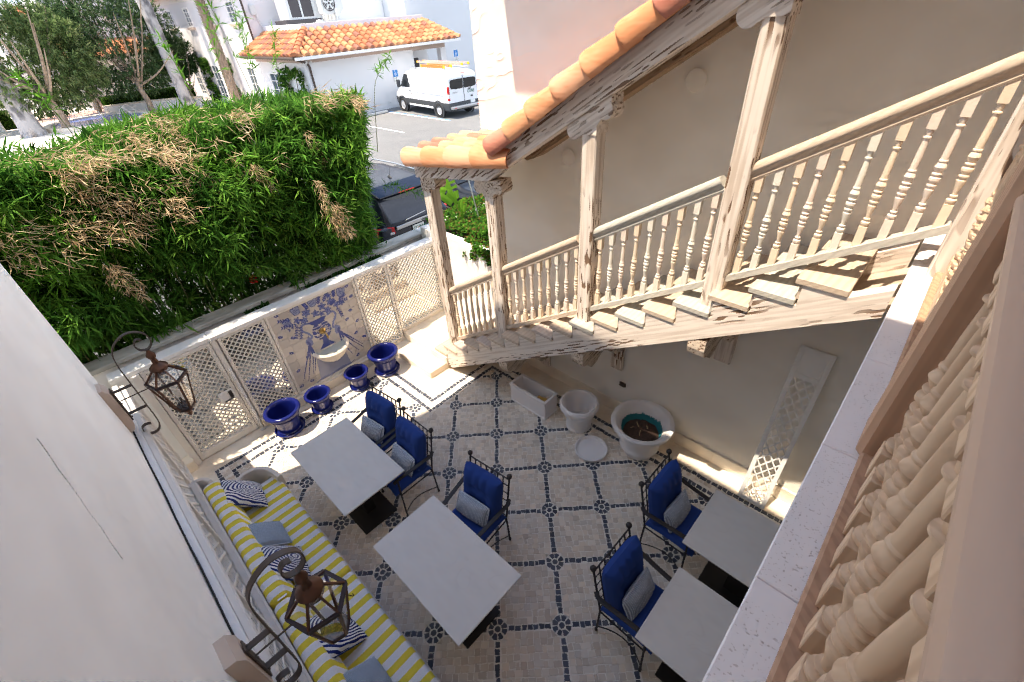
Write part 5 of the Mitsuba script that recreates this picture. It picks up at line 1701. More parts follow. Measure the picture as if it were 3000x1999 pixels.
# ---------------------------------------------------------------- trees
def tree(name, label, x, y, h, trunk_h, rx, rz, cols, seed, n_tips=1500, leafL=(.20, .34), leafW=(.05, .09), forks=((.4, .1), (-.35, .25), (.1, -.4)), r=.16, grp=None, cz=None, dens=.38):
    lg = np.random.default_rng(seed)
    t = thing(name, label, 'tree', grp)
    tr = [tube(smooth_path([(x, y, -.05), (x + .06, y, trunk_h * .4), (x - .05, y + .05, trunk_h * .8), (x, y, trunk_h)], 4), r, 8, scale=np.linspace(1.15, .75, 13))]
    part(t, 'trunk', tr, 'bark', smooth=True)
    lim = []
    for i in range(11):
        a = lg.uniform(0, 2 * PI)
        e = np.array([x + rx * .75 * math.cos(a) * lg.uniform(.4, 1), y + rx * .75 * math.sin(a) * lg.uniform(.4, 1), lg.uniform(trunk_h + .25 * (h - trunk_h), h * .93)])
        b = np.array([x, y, trunk_h * lg.uniform(.75, 1)])
        mid = b * .5 + e * .5 + [0, 0, -.25]
        P = smooth_path([b, mid, e], 5)
        lim.append(tube(P, r * .5, 6, scale=np.linspace(1, .2, len(P))))
    part(t, 'limbs', lim, 'bark', smooth=True)
    cz = cz or (trunk_h + h) / 2 + .2
    n = n_tips * 3
    d = rand_dirs(n, lg)
    rr_ = lg.uniform(.25, 1, n) ** .45
    C = np.stack([x + d[:, 0] * rx * rr_, y + .3 * rx + d[:, 1] * rx * .55 * rr_, cz + d[:, 2] * (h - cz) * rr_ * np.where(d[:, 2] < 0, rz, 1)], 1)
    lob = meshkit.fbm(C * (1.7 / rx * 1.6), 3, seed)
    keep = (lob > dens) & (lob + .30 * (1 - rr_) > dens + .06)
    C, A = C[keep][:n_tips], (d + [0, 0, .15])[keep][:n_tips]
    m_, f_, c_ = fans(C, A, lg, (6, 9), leafL, leafW, cols, .95, .3)
    part(t, 'crown', (m_, f_), 'leaf', color=c_, kind='stuff')
    return t


olive = [(.11, .175, .07), (.085, .145, .055), (.14, .21, .09), (.18, .25, .12), (.07, .12, .05)]
tree('garden_tree', 'rounded olive green tree leaning over the fountain pool at the left', -.6, 37.4, 6.9, 2.3, 3.9, .95, [(.15, .23, .08), (.19, .27, .11), (.11, .17, .06), (.26, .32, .15)], 5, 3600, r=.22, cz=3.7, dens=.33)
tree('garden_tree', 'darker olive green tree in front of the white house, right of the pool', 4.6, 39.6, 7.9, 2.0, 4.3, .9, [(.085, .155, .065), (.11, .185, .08), (.065, .12, .05), (.15, .22, .11)], 9, 4000, r=.18, cz=4.2, dens=.33)
tree('garden_tree', 'bright yellow green tree at the left edge of the photo behind the palm', -4.6, 40.5, 6.0, 1.6, 2.8, .85, [(.24, .34, .07), (.30, .38, .09), (.15, .26, .06)], 12, 1700, r=.13, cz=3.2)
tree('garden_tree', 'small olive tree beyond the pool between the two larger trees', 2.2, 44.0, 6.6, 2.0, 2.6, .8, olive, 15, 1700, r=.15)
tree('garden_tree', 'low dark green tree beside the creeper on the white house', 7.9, 41.0, 4.6, 1.0, 1.6, .8, [(.04, .10, .035), (.065, .13, .045)], 19, 1000, r=.10)


def palm(label, x, y, h, r, lean=0.0, mat_='palm_grey'):
    t = thing('palm_tree', label, 'palm')
    P = smooth_path([(x, y, -.05), (x + lean * .3, y, h * .35), (x + lean * .7, y, h * .7), (x + lean, y, h)], 6)
    part(t, 'trunk', tube(P, r, 14, scale=np.interp(np.linspace(0, 1, len(P)), [0, .08, .5, 1], [1.35, 1.0, 1.05, .8])), mat_, smooth=True)
    lg = np.random.default_rng(int(abs(x * 10)) + 3)
    lv = []
    top = P[-1]
    for i in range(16):
        a = lg.uniform(0, 2 * PI)
        el = lg.uniform(-.2, 1.0)
        q = smooth_path([top, top + [1.2 * math.cos(a), 1.2 * math.sin(a), 1.0 * el], top + [2.4 * math.cos(a), 2.4 * math.sin(a), .9 * el - .3], top + [3.2 * math.cos(a), 3.2 * math.sin(a), .4 * el - 1.2]], 8)
        for s_k in (-1, 1):
            d = np.gradient(q, axis=0)
            side = np.cross(d, [0, 0, 1.0]) * s_k + d * .5 + [0, 0, -.15]
            lv.append(leaf_mesh(q, side, np.tile([0, 0, 1.0], (len(q), 1)), np.full(len(q), .7), np.full(len(q), .06), tint(len(q), [(.05, .12, .03), (.07, .15, .04)], lg, .1), .2))
    m_, c_ = join(lv)
    part(t, 'fronds', m_, 'leaf', color=c_, kind='stuff')


palm('stout grey palm trunk at the left edge of the photo behind the hedge', -2.2, 37.9, 11.5, .50, 0)
palm('tall slim grey palm trunk crossing the dark tree in front of the white house', 6.85, 38.9, 13.0, .36, 0)
palm('grey palm trunk in front of the far house with the brown shutters', 2.9, 47.5, 13.0, .40, 0)
palm('pale palm trunk at the far left top corner', -4.2, 47.0, 12.0, .42, 0)
palm('pale palm trunk behind the dark tree near the top of the photo', 8.2, 50.0, 13.0, .30, 0)
# date palm with a scaly trunk
t = thing('date_palm', 'palm with a rough diamond scaled trunk standing against the white house', 'palm')
dp0, dp1 = np.array([8.75, 34.2, -.05]), np.array([8.75, 34.2, 10.5])
part(t, 'trunk', rod(dp0, dp1, .27, 12, .25), 'bark', smooth=True)
sc_ = []
for k in range(62):
    for j in range(9):
        a = (j + .5 * (k % 2)) * 2 * PI / 9
        p = dp0 + (dp1 - dp0) * (k + .5) / 62
        o_ = np.array([math.cos(a), math.sin(a), 0])
        sc_.append(trimesh.Trimesh([p + o_ * .24 + np.array([-o_[1], o_[0], 0]) * .10, p + o_ * .24 - np.array([-o_[1], o_[0], 0]) * .10, p + o_ * .36 + [0, 0, .12], p + o_ * .25 - [0, 0, .08]], [[0, 1, 2], [0, 3, 1], [0, 2, 3], [1, 3, 2]], process=False))
part(t, 'trunk_scales', sc_, 'bark', kind='stuff')
lg = np.random.default_rng(77)
lv = []
for i in range(22):
    a, el = lg.uniform(0, 2 * PI), lg.uniform(-.3, 1.1)
    q = smooth_path([dp1, dp1 + [1.1 * math.cos(a), 1.1 * math.sin(a), el], dp1 + [2.2 * math.cos(a), 2.2 * math.sin(a), .9 * el - .3], dp1 + [3.0 * math.cos(a), 3.0 * math.sin(a), .3 * el - 1.2]], 8)
    for s_k in (-1, 1):
        d = np.gradient(q, axis=0)
        lv.append(leaf_mesh(q, np.cross(d, [0, 0, 1.0]) * s_k + d * .6, np.tile([0, 0, 1.0], (len(q), 1)), np.full(len(q), .5), np.full(len(q), .04), tint(len(q), [(.06, .12, .05)], lg, .1), .1))
m_, c_ = join(lv)
part(t, 'fronds', m_, 'leaf', color=c_, kind='stuff')

# clipped hedges, seat walls, the pool
def hedge_box(label, x0, x1, y0, y1, h, seed):
    lg = np.random.default_rng(seed)
    n = int(650 * ((x1 - x0) * (y1 - y0) + (x1 - x0 + y1 - y0) * 2 * h))
    n = min(n, 14000)
    P = np.stack([lg.uniform(x0, x1, n), lg.uniform(y0, y1, n), lg.uniform(0.05, h, n)], 1)
    side = lg.integers(0, 4, n)
    P[side == 0, 2] = h
    P[side == 1, 1] = y0
    P[side == 2, 0] = x0
    t = thing('clipped_hedge', label, 'hedge')
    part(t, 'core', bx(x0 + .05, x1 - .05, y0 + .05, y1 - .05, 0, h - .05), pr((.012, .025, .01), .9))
    m_, f_, c_ = leaf_mesh(P, rand_dirs(n, lg) + [0, -.2, .3], rand_dirs(n, lg) + [0, 0, .6], lg.uniform(.09, .15, n), lg.uniform(.05, .08, n), tint(n, [(.06, .14, .02), (.09, .19, .03), (.04, .10, .02)], lg, .2), .1)
    part(t, 'leaves', (m_, f_), 'leaf', color=c_, kind='stuff')


hedge_box('clipped green hedge behind the curved garden seat, by the dark tree', 2.6, 8.6, 42.5, 43.6, 1.05, 3)
hedge_box('clipped green hedge at the left edge behind the stout palm', -9.0, -2.6, 43.2, 44.2, 1.0, 4)
t = thing('curved_bench', 'low curved white seat wall in front of the hedge right of the pool', 'seat wall')
pts = [(2.3, 42.2), (4.2, 41.9), (6.0, 41.0), (7.4, 39.6), (7.9, 39.0)]
part(t, 'wall', sweep([(a, b, 0) for a, b in smooth_path(pts, 6)], [[-.2, 0], [.2, 0], [.2, .55], [-.2, .55]], up=(0, 0, 1)), 'plain_white')
part(t, 'cap', sweep([(a, b, .551) for a, b in smooth_path(pts, 6)], [[-.24, 0], [.24, 0], [.24, .08], [-.24, .08]], up=(0, 0, 1)), 'limestone')
t = thing('curved_bench', 'low white seat wall left of the pool at the edge of the photo', 'seat wall')
pts = [(-9, 42.6), (-5, 42.6), (-3.3, 42.3)]
part(t, 'wall', sweep([(a, b, 0) for a, b in smooth_path(pts, 6)], [[-.2, 0], [.2, 0], [.2, .55], [-.2, .55]], up=(0, 0, 1)), 'plain_white')
part(t, 'cap', sweep([(a, b, .551) for a, b in smooth_path(pts, 6)], [[-.24, 0], [.24, 0], [.24, .08], [-.24, .08]], up=(0, 0, 1)), 'limestone')
t = thing('fountain_pool', 'round blue tiled fountain pool with thin arching water jets', 'pool')
pc = np.array([1.35, 39.0])
part(t, 'rim', lathe([(2.55, 0), (2.55, .22), (2.95, .22), (2.95, 0), (2.55, 0)], 48, (pc[0], pc[1], 0)), 'limestone')
part(t, 'water', lathe([(2.55, .12), (0.001, .12)], 48, (pc[0], pc[1], 0)), 'pool_tile')
for a in (0.2, 1.1, 2.0, 2.9, 3.9, 4.7, 5.5):
    e = pc + 2.4 * np.array([math.cos(a), math.sin(a)])
    q = [(e[0] + (pc[0] - e[0]) * .42 * s, e[1] + (pc[1] - e[1]) * .42 * s, .18 + 1.5 * s * (1 - s) * 1.6) for s in np.linspace(0, 1, 9)]
    part(t, 'water_jet', tube(q, .018, 5), 'lamp_clear', smooth=True)
spl = [ball((pc[0] + g.normal(0, .35), pc[1] + g.normal(0, .35), .15 + abs(g.normal(0, .55))), .028, 1) for _ in range(110)]
part(t, 'splash', spl, 'lamp_clear', kind='stuff')
# ================================================================ VEHICLES
def wheel(t, c, r, w, side, spokes=0, deep=.03, rim_mat='steel_wheel'):
    """a road wheel as part of t; axle along x, outer face on side (+1/-1)"""
    prof = [(r * .66, -w / 2), (r * .93, -w / 2), (r, -w * .36), (r, w * .36), (r * .93, w / 2), (r * .66, w / 2), (r * .66, -w / 2)]
    R = trimesh.transformations.rotation_matrix(PI / 2 * side, [0, 1, 0])
    ty = lathe(prof, 36)
    ty.apply_transform(R)
    k = part(t, 'wheel', mv(ty, *c), 'rubber', smooth=35)
    rim = lathe([(r * .665, -w * .4), (r * .67, w * .42), (r * .62, w * .46), (r * .60, w * .36), (r * .52, w * .5 - deep), (r * .30, w * .5 - deep * .7), (r * .20, w * .5 - .004), (0, w * .5 - .002)], 36) if not spokes else lathe([(r * .665, -w * .4), (r * .70, w * .44), (r * .64, w * .47), (r * .61, w * .30), (r * .60, -w * .1)], 36)
    ms = [rim]
    if spokes:
        for a in np.arange(spokes) * 2 * PI / spokes:
            for dd_ in (-.09, .09):
                ms.append(bar((r * .10 * math.cos(a), r * .10 * math.sin(a), w * .40), (r * .66 * math.cos(a + dd_), r * .66 * math.sin(a + dd_), w * .40), .022, .03))
        ms.append(lathe([(r * .17, w * .2), (r * .17, w * .44), (0, w * .45)], 20))
    else:
        for a in np.arange(10) * 2 * PI / 10:
            ms.append(mv(lathe([(r * .055, 0), (r * .055, .004), (0, .004)], 8), r * .44 * math.cos(a), r * .44 * math.sin(a), w * .5 - deep * .85))
    m = cat(ms)
    m.apply_transform(R)
    part(k, 'rim', mv(m, *c), rim_mat, smooth=35)
    if spokes:
        dk = lathe([(r * .6, -w * .1), (0, -w * .1)], 24)
        dk.apply_transform(R)
        part(k, 'brake', mv(dk, *c), 'grille_dark')


def loft(rings):
    """close rounded sections (each (n,3)) into a body"""
    n, m = len(rings), len(rings[0])
    V = np.vstack(rings + [rings[0].mean(0)[None], rings[-1].mean(0)[None]])
    F = []
    for i in range(n - 1):
        for a in range(m):
            b = (a + 1) % m
            F += [[i * m + a, i * m + b, (i + 1) * m + b], [i * m + a, (i + 1) * m + b, (i + 1) * m + a]]
    for a in range(m):
        b = (a + 1) % m
        F += [[n * m, b, a], [n * m + 1, (n - 1) * m + a, (n - 1) * m + b]]
    return trimesh.Trimesh(V, F, process=False)


def section(y, prof):
    """prof: half outline (x,z) from the bottom centre to the top centre; mirrored"""
    p = np.array(prof, float)
    full = np.vstack([p, (p * [-1, 1])[::-1]])
    return np.c_[full[:, 0], np.full(len(full), y), full[:, 1]]


def prof_at(w_low, w_mid, w_top, z0, zb_, z1, r=.10):
    """half section of a car body: sill, bulged waist at zb_, glasshouse narrowing to the roof z1"""
    return [(w_low * .8, z0), (w_low, z0 + .06), (w_mid * .995, z0 + .28), (w_mid, (z0 + zb_) / 2 + .1), (w_mid * .99, zb_ - .05), (w_mid * .965, zb_), (w_top + (w_mid * .965 - w_top) * .45, zb_ + (z1 - zb_) * .5), (w_top, z1 - r), (w_top - r * .5, z1 - r * .25), (w_top - r * 1.4, z1)]


def glass_strip(rows, off):
    """a sheet through rows of points pushed out by off"""
    V = np.vstack(rows) + off
    m = len(rows[0])
    F = []
    for i in range(len(rows) - 1):
        for a in range(m - 1):
            F += [[i * m + a, i * m + a + 1, (i + 1) * m + a + 1], [i * m + a, (i + 1) * m + a + 1, (i + 1) * m + a]]
    return trimesh.Trimesh(V, F, process=False)


# ---------------------------------------------------------------- dark SUV, tail towards the court; local y forward
t = thing('parked_suv', 'dark navy SUV with red tail lamps parked tail first behind the white parapet', 'car')
W = .97
secs = [(.0, .80, .84, .60, .55, 1.02, 1.06), (.05, .88, .93, .68, .40, 1.04, 1.12), (.16, .92, .965, .72, .34, 1.05, 1.40), (.34, .93, .97, .74, .32, 1.06, 1.66), (.52, .93, .97, .75, .30, 1.06, 1.725), (1.2, .93, .97, .76, .28, 1.06, 1.76), (2.1, .93, .97, .76, .28, 1.06, 1.76), (2.7, .93, .97, .74, .28, 1.07, 1.70), (3.35, .93, .97, .72, .28, 1.08, 1.30), (3.6, .93, .965, .78, .28, 1.06, 1.12), (4.5, .90, .93, .72, .30, .95, 1.0), (4.8, .80, .84, .60, .38, .80, .86)]
part(t, 'body', loft([section(s[0], prof_at(*s[1:])) for s in secs]), 'car_dark', smooth=40)
part(t, 'rear_window', glass_strip([np.array([[x, .155 - .02 - .03 * (abs(x) / .66) ** 2 * -1, 1.10] for x in np.linspace(-.66, .66, 9)]), np.array([[x, .30 + .03 * (abs(x) / .62) ** 2, 1.56] for x in np.linspace(-.62, .62, 9)])], [0, -.055, .0]), 'tinted_glass')
part(t, 'tailgate_trim', [bx(-.56, .56, -.055, -.02, .965, 1.045, .008)], 'trim_silver')
tx = meshkit.text_mesh('Jeep', .055, .004, True)
tx.apply_translation([-tx.bounds[:, 0].mean(), 0, 0])
part(t, 'badge', mv(rot(tx, [1, 0, 0], 90), 0.18, -.0555, .978), 'plastic_dark')
part(t, 'plate', bx(-.155, .155, -.036, -.028, .78, .935, .003), 'plate_white')
tx = meshkit.text_mesh('CCA', .07, .002, True)
tx2 = meshkit.text_mesh('5HK', .07, .002, True)
part(t, 'plate_letters', [mv(rot(tx, [1, 0, 0], 90), -.145, -.0362, .825), mv(rot(tx2, [1, 0, 0], 90), .030, -.0362, .825)], 'letter_green')
part(t, 'plate_orange', mv(rot(lathe([(.02, 0), (.02, .002), (0, .002)], 12), [1, 0, 0], 90), .008, -.0365, .845), 'ladder_orange')
for s in (-1, 1):
    lm = hullrounded([(s * .60, .0, .90), (s * .60, .0, 1.03), (s * .93, .10, .90), (s * .93, .10, 1.05), (s * .95, .30, .97), (s * .95, .30, 1.04), (s * .70, .15, .96)], .018, 8)
    lk = part(t, 'tail_lamp', tm(lm), 'lamp_red', smooth=40)
    part(lk, 'reverse_lens', tm(hullrounded([(s * .62, -.010, .905), (s * .62, -.008, .935), (s * .84, .05, .905), (s * .84, .05, .935)], .014, 8)), 'lamp_clear', smooth=40)
    part(t, 'roof_rail', tube([(s * .70, .65, 1.735), (s * .715, .75, 1.80), (s * .72, 1.6, 1.82), (s * .71, 2.5, 1.79), (s * .70, 2.6, 1.745)], .018, 6), 'trim_silver', smooth=True)
    part(t, 'side_window', glass_strip([np.array([[s * .945, y, 1.09] for y in np.linspace(.55, 3.0, 8)]), np.array([[s * .785, y, 1.62] for y in np.linspace(.62, 2.65, 8)])], [s * .012, 0, 0]), 'tinted_glass')
    for y in (.95, 3.85):
        wheel(t, (s * .86, y, .37), .37, .25, s, 5, rim_mat='trim_silver')
part(t, 'spoiler', tm(hullrounded([(x, y, z) for x in (-.66, .66) for y, z in ((.18, 1.635), (.55, 1.735), (.50, 1.66))], .022, 8)), 'car_dark', smooth=40)
part(t, 'brake_light', bx(-.20, .20, .150, .162, 1.625, 1.645, .003), 'lamp_red')
part(t, 'wiper_handle', [tube([(-.30, -.04, 1.10), (-.28, -.075, 1.13), (.20, -.06, 1.16), (.24, -.03, 1.15)], .012, 6)], 'trim_silver', smooth=True)
part(t, 'antenna', [rod((.12, .95, 1.745), (.10, .80, 2.0), .006, 6, .003), tm(hullrounded([(.12, 1.0, 1.74), (.12, .86, 1.745), (.12, .93, 1.79)], .016, 8))], 'plastic_dark', smooth=40)
part(t, 'bumper', tm(hullrounded([(x, y, z) for x in (-.86, .86) for y in (-.06, .1) for z in (.42, .66)], .05, 10)), 'car_dark', smooth=40)
place(t, M(1.80, 4.16, 0))

# ---------------------------------------------------------------- black saloon beside it
t = thing('parked_car', 'black saloon car parked beside the dark SUV, its rear wheel seen between the stair posts', 'car')
secs = [(.0, .72, .78, .55, .50, .92, .98), (.08, .82, .88, .66, .34, .97, 1.06), (.5, .86, .92, .70, .26, .98, 1.08), (.75, .87, .925, .66, .24, .98, 1.13), (1.45, .87, .93, .62, .22, .97, 1.42), (2.2, .87, .93, .62, .22, .96, 1.46), (2.8, .87, .93, .62, .22, .96, 1.38), (3.5, .87, .925, .68, .24, .95, 1.02), (4.6, .84, .88, .66, .28, .84, .88), (4.85, .74, .78, .55, .36, .70, .76)]
part(t, 'body', loft([section(s[0], prof_at(*s[1:], r=.08)) for s in secs]), 'car_black', smooth=40)
for s in (-1, 1):
    part(t, 'tail_lamp', tm(hullrounded([(s * .45, -.005, .80), (s * .45, -.005, .87), (s * .85, .10, .80), (s * .86, .10, .88), (s * .905, .32, .86)], .022, 8)), 'lamp_red', smooth=40)
    part(t, 'side_window', glass_strip([np.array([[s * .90, y, 1.00] for y in np.linspace(.95, 3.1, 8)]), np.array([[s * .66, y, 1.36] for y in np.linspace(1.35, 2.6, 8)])], [s * .02, 0, 0]), 'tinted_glass')
    part(t, 'window_trim', tube([(s * .925, .9, 1.0), (s * .928, 2, .99), (s * .926, 3.15, .99)], .008, 5), 'trim_silver', smooth=True)
    for y in (1.0, 3.8):
        wheel(t, (s * .83, y, .34), .34, .24, s, 7, rim_mat='trim_silver')
part(t, 'rear_window', glass_strip([np.array([[x, .80, 1.12] for x in np.linspace(-.62, .62, 7)]), np.array([[x, 1.42, 1.41] for x in np.linspace(-.52, .52, 7)])], [0, -.03, .035]), 'tinted_glass')
place(t, M(4.28, 4.12, 0))

# ---------------------------------------------------------------- white van with ladders on its roof rack
t = thing('work_van', 'white work van with a ladder rack parked facing the shaded white wall', 'van')
secs = [(.0, .90, .95, .88, .52, 1.20, 1.86), (.06, .95, 1.00, .92, .46, 1.22, 2.00), (.3, .97, 1.02, .93, .40, 1.24, 2.10), (1.5, .97, 1.03, .93, .38, 1.25, 2.13), (3.7, .97, 1.03, .92, .38, 1.25, 2.13), (4.15, .97, 1.02, .88, .38, 1.22, 2.04), (4.75, .96, 1.00, .86, .36, 1.16, 1.55), (5.1, .94, .98, .84, .34, 1.06, 1.25), (5.45, .88, .92, .72, .34, .92, 1.05), (5.58, .78, .82, .60, .40, .80, .90)]
part(t, 'body', loft([section(s[0], prof_at(*s[1:], r=.10)) for s in secs]), 'car_white', smooth=40)
part(t, 'lower_cladding', loft([section(y, [(.5, .36), (a, .36), (b, .5), (b + .014, .66), (b + .012, .74), (.5, .745)]) for y, a, b in ((-.015, .88, .93), (.05, .96, 1.005), (1.5, .985, 1.034), (3.7, .985, 1.034), (5.0, .96, .99), (5.5, .88, .93), (5.6, .78, .83))]), 'plastic_dark', smooth=40)
for s in (-1, 1):
    part(t, 'sill', bx(s * 1.0, s * 1.045, 1.55, 3.95, .40, .50, .01), 'car_white')
for s in (-1, 1):
    for y in (1.0, 4.72):
        part(t, 'wheel_arch', mv(rot(lathe([(.40, -.03), (.46, -.03), (.46, .03), (.40, .03), (.40, -.03)], 32), [0, 1, 0], 90), s * 1.02, y, .37), 'plastic_dark', smooth=40)
        wheel(t, (s * .915, y, .355), .355, .25, s, 0)
    part(t, 'cab_window', glass_strip([np.array([[s * .985, y, 1.30] for y in (3.72, 4.2, 4.72)]), np.array([[s * .90, y, 1.92] for y in (3.80, 4.1, 4.28)])], [s * .012, 0, 0]), 'tinted_glass')
    part(t, 'mirror', tm(hullrounded([(s * 1.12, 4.55, 1.32), (s * 1.26, 4.55, 1.32), (s * 1.12, 4.55, 1.62), (s * 1.26, 4.58, 1.62)], .04, 8)), 'plastic_dark', smooth=40)
    part(t, 'door_handle', bx(s * 1.03, s * 1.055, 3.66, 3.80, 1.14, 1.18, .006), 'plastic_dark')
    lk = part(t, 'tail_lamp', bx(s * .90, s * 1.012, -.012, .10, .86, 1.50, .02), 'lamp_red')
    part(lk, 'clear_lens', bx(s * .91, s * 1.016, -.017, .09, .96, 1.16, .01), 'lamp_clear')
    w = [np.array([[s * x, -.004, z] for x, z in ((.03, 1.36), (.5, 1.35), (.80, 1.39), (.85, 1.46))]), np.array([[s * x, -.004, z] for x, z in ((.03, 1.80), (.5, 1.80), (.80, 1.78), (.84, 1.70))])]
    part(t, 'rear_window', glass_strip(w, [0, -.012, 0]), 'tinted_glass')
    part(t, 'body_crease', [tube([(s * 1.035, .35, 1.10), (s * 1.042, 1.5, 1.11), (s * 1.036, 3.5, 1.12)], .012, 5)], 'car_white', smooth=True)
    part(t, 'side_seam', [tube([(s * 1.036, 3.62, .75), (s * 1.034, 3.62, 1.3), (s * .96, 3.62, 1.85)], .006, 4)], 'plastic_dark')
part(t, 'door_seam', bx(-.006, .006, -.024, -.004, .76, 1.98), 'plastic_dark')
part(t, 'rear_step', tm(hullrounded([(x, y, z) for x in (-.92, .92) for y in (-.16, .0) for z in (.47, .55)], .03, 8)), 'trim_silver', smooth=40)
part(t, 'step_reflector', [bx(-.80, -.68, -.196, -.188, .49, .53), bx(.68, .80, -.196, -.188, .49, .53)], 'lamp_red')
part(t, 'high_brake_light', bx(-.20, .20, .02, .05, 2.02, 2.05, .004), 'lamp_red')
part(t, 'plate', bx(.38, .69, -.030, -.022, .60, .755, .003), 'plate_white')
tx = meshkit.text_mesh('CORE', .13, .004, True)
part(t, 'company_lettering', mv(rot(tx, [1, 0, 0], 90), .22, -.006, 1.10), 'letter_green')
part(t, 'lettering_plate', mv(rot(lathe([(.12, 0), (.12, .004), (0, .004)], 16), [1, 0, 0], 90).apply_transform(np.diag([1, 1, .30, 1])), .40, -.004, 1.28), 'plastic_dark')
tx = meshkit.text_mesh('TRANSIT', .055, .004, True)
part(t, 'model_lettering', mv(rot(tx, [1, 0, 0], 90), -.75, -.006, 1.17), 'trim_silver')
part(t, 'maker_oval', mv(rot(lathe([(.09, 0), (.09, .004), (0, .004)], 16), [1, 0, 0], 90).apply_transform(np.diag([1, 1, .42, 1])), .50, -.012, .93), 'plastic_dark')
rk = []
for y in (.7, 2.0, 3.3):
    rk.append(tube([(-.93, y, 2.05), (-.86, y, 2.22), (.86, y, 2.22), (.93, y, 2.05)], .022, 6))
for x in (-.80, .80):
    rk.append(rod((x, .4, 2.235), (x, 3.6, 2.235), .02, 6))
rk.append(rod((-.45, .2, 2.235), (-.45, 3.2, 2.235), .02, 6))
part(t, 'roof_rack', rk, 'aluminium', smooth=40)
place(t, M(14.18, 16.42, 0, -4.5))


def ladder(label, x0, y0, L, w, z, mat_, tip, n, rz=-4.5, h=.08):
    t = thing('ladder', label, 'ladder', None)
    for s in (0, 1):
        part(t, 'stile', bx(x0 + s * w, x0 + s * w + .03, y0, y0 + L, z, z + h, .004), mat_)
        part(t, 'stile_end', bx(x0 + s * w - .006, x0 + s * w + .036, y0 + L, y0 + L + .10, z - .005, z + h + .005, .006), tip)
        part(t, 'stile_foot', bx(x0 + s * w - .006, x0 + s * w + .036, y0 - .16, y0, z - .005, z + h + .005, .006), tip)
    for k in range(n):
        y = y0 + L * (k + .5) / n
        part(t, 'rung', rod((x0 + .03, y, z + h * .5), (x0 + w, y, z + h * .5), .017, 6), 'aluminium', smooth=40)
    place(t, M(14.18, 16.42, 0, rz))


ladder('pinkish orange extension ladder, the longer of the two lying on the van roof rack', .10, .15, 4.1, .42, 2.36, 'ladder_pink', 'ladder_yellow', 13, h=.10)
ladder('orange step ladder with yellow ends, nearer the camera on the van roof rack', -.62, .75, 2.0, .45, 2.265, 'ladder_orange', 'ladder_yellow', 7, h=.13)

# ================================================================ THE HOUSE ACROSS THE LOT
hs = thing('white_house', 'white two storey house with a tiled lower roof and French doors across the parking lot', 'house')
part(hs, 'front_wall', bx(9.1, 16.1, 23.0, 24.4, -.1, 3.15), 'house_white')
part(hs, 'side_wall', bx(9.1, 9.5, 24.401, 29.5, -.1, 3.15), 'plain_white')
part(hs, 'entry_pillar', bx(18.3, 18.72, 23.0, 23.4, -.1, 2.78), 'plain_white')
part(hs, 'entry_lintel', bx(16.101, 18.72, 23.02, 23.4, 2.781, 3.15), 'soffit_tan')
part(hs, 'entry_back', bx(16.101, 19.2, 25.6, 25.9, -.1, 3.15), 'plain_white')
part(hs, 'entry_door', bx(17.6, 18.35, 25.55, 25.599, 0, 2.2, .01), 'grille_dark')
part(hs, 'entry_door', bx(16.95, 17.3, 25.55, 25.599, 0, 2.2, .01), 'grille_dark')
part(hs, 'entry_lantern', lathe([(0, 0), (.10, -.04), (.12, -.12), (.05, -.28), (0, -.30)], 12, (16.6, 23.9, 3.0)), 'iron_brown', smooth=40)
part(hs, 'soffit', bx(8.35, 19.3, 22.25, 29.4, 3.151, 3.17), 'soffit_tan')
part(hs, 'frieze', [bx(9.085, 16.1, 22.985, 22.999, 2.86, 3.15), bx(9.085, 9.099, 22.985, 29.4, 2.86, 3.15)], 'soffit_tan')
part(hs, 'eave_board', [bx(8.28, 19.4, 22.18, 22.24, 3.06, 3.20, .005), ], 'paint_white')
part(hs, 'side_gutter', rod((8.27, 22.3, 3.16), (8.27, 29.4, 3.16), .07, 8), 'iron_brown', smooth=40)
part(hs, 'downpipe', tube([(8.4, 22.35, 3.10), (8.8, 22.55, 2.96), (9.15, 22.9, 2.9), (9.27, 22.93, 2.7), (9.27, 22.93, 0)], .055, 8), 'iron_brown', smooth=40)
part(hs, 'flood_lamp', [ball((9.05, 22.75, 2.92), .09, 2), ball((9.28, 22.72, 2.90), .09, 2), ball((9.16, 22.85, 3.02), .08, 1)], 'unit_grey', smooth=True)
part(hs, 'upper_side', bx(9.4, 13.0, 29.5, 48.0, -.1, 6.25), 'house_lilac')
part(hs, 'upper_front', bx(13.001, 18.9, 29.5, 30.0, 3.2, 11.0), 'house_white')
part(hs, 'upper_front', bx(9.401, 13.0, 29.5, 48, 6.2505, 6.6), 'plain_white')
part(hs, 'upper_eave', bx(8.7, 13.2, 29.2, 48.6, 6.601, 6.75, .02), 'soffit_tan')
part(hs, 'flat_roof', bx(10.3, 18.8, 24.8, 29.49, 4.1, 4.28), 'unit_grey')
part(hs, 'parapet', [bx(10.15, 18.4, 24.5, 24.79, 3.9, 4.55, .01), bx(10.15, 10.4, 24.791, 29.49, 3.9, 4.55, .01)], 'house_lilac')
part(hs, 'corner_pipe', rod((9.38, 29.46, 3.9), (9.38, 29.44, 6.6), .06, 8), 'iron_brown', smooth=40)
# tiles of the lower roof
ri = ['roof_peach', 'roof_orange', 'roof_brown', 'roof_peach', 'roof_peach', 'roof_orange']
EZ, TZ = 3.20, 4.25


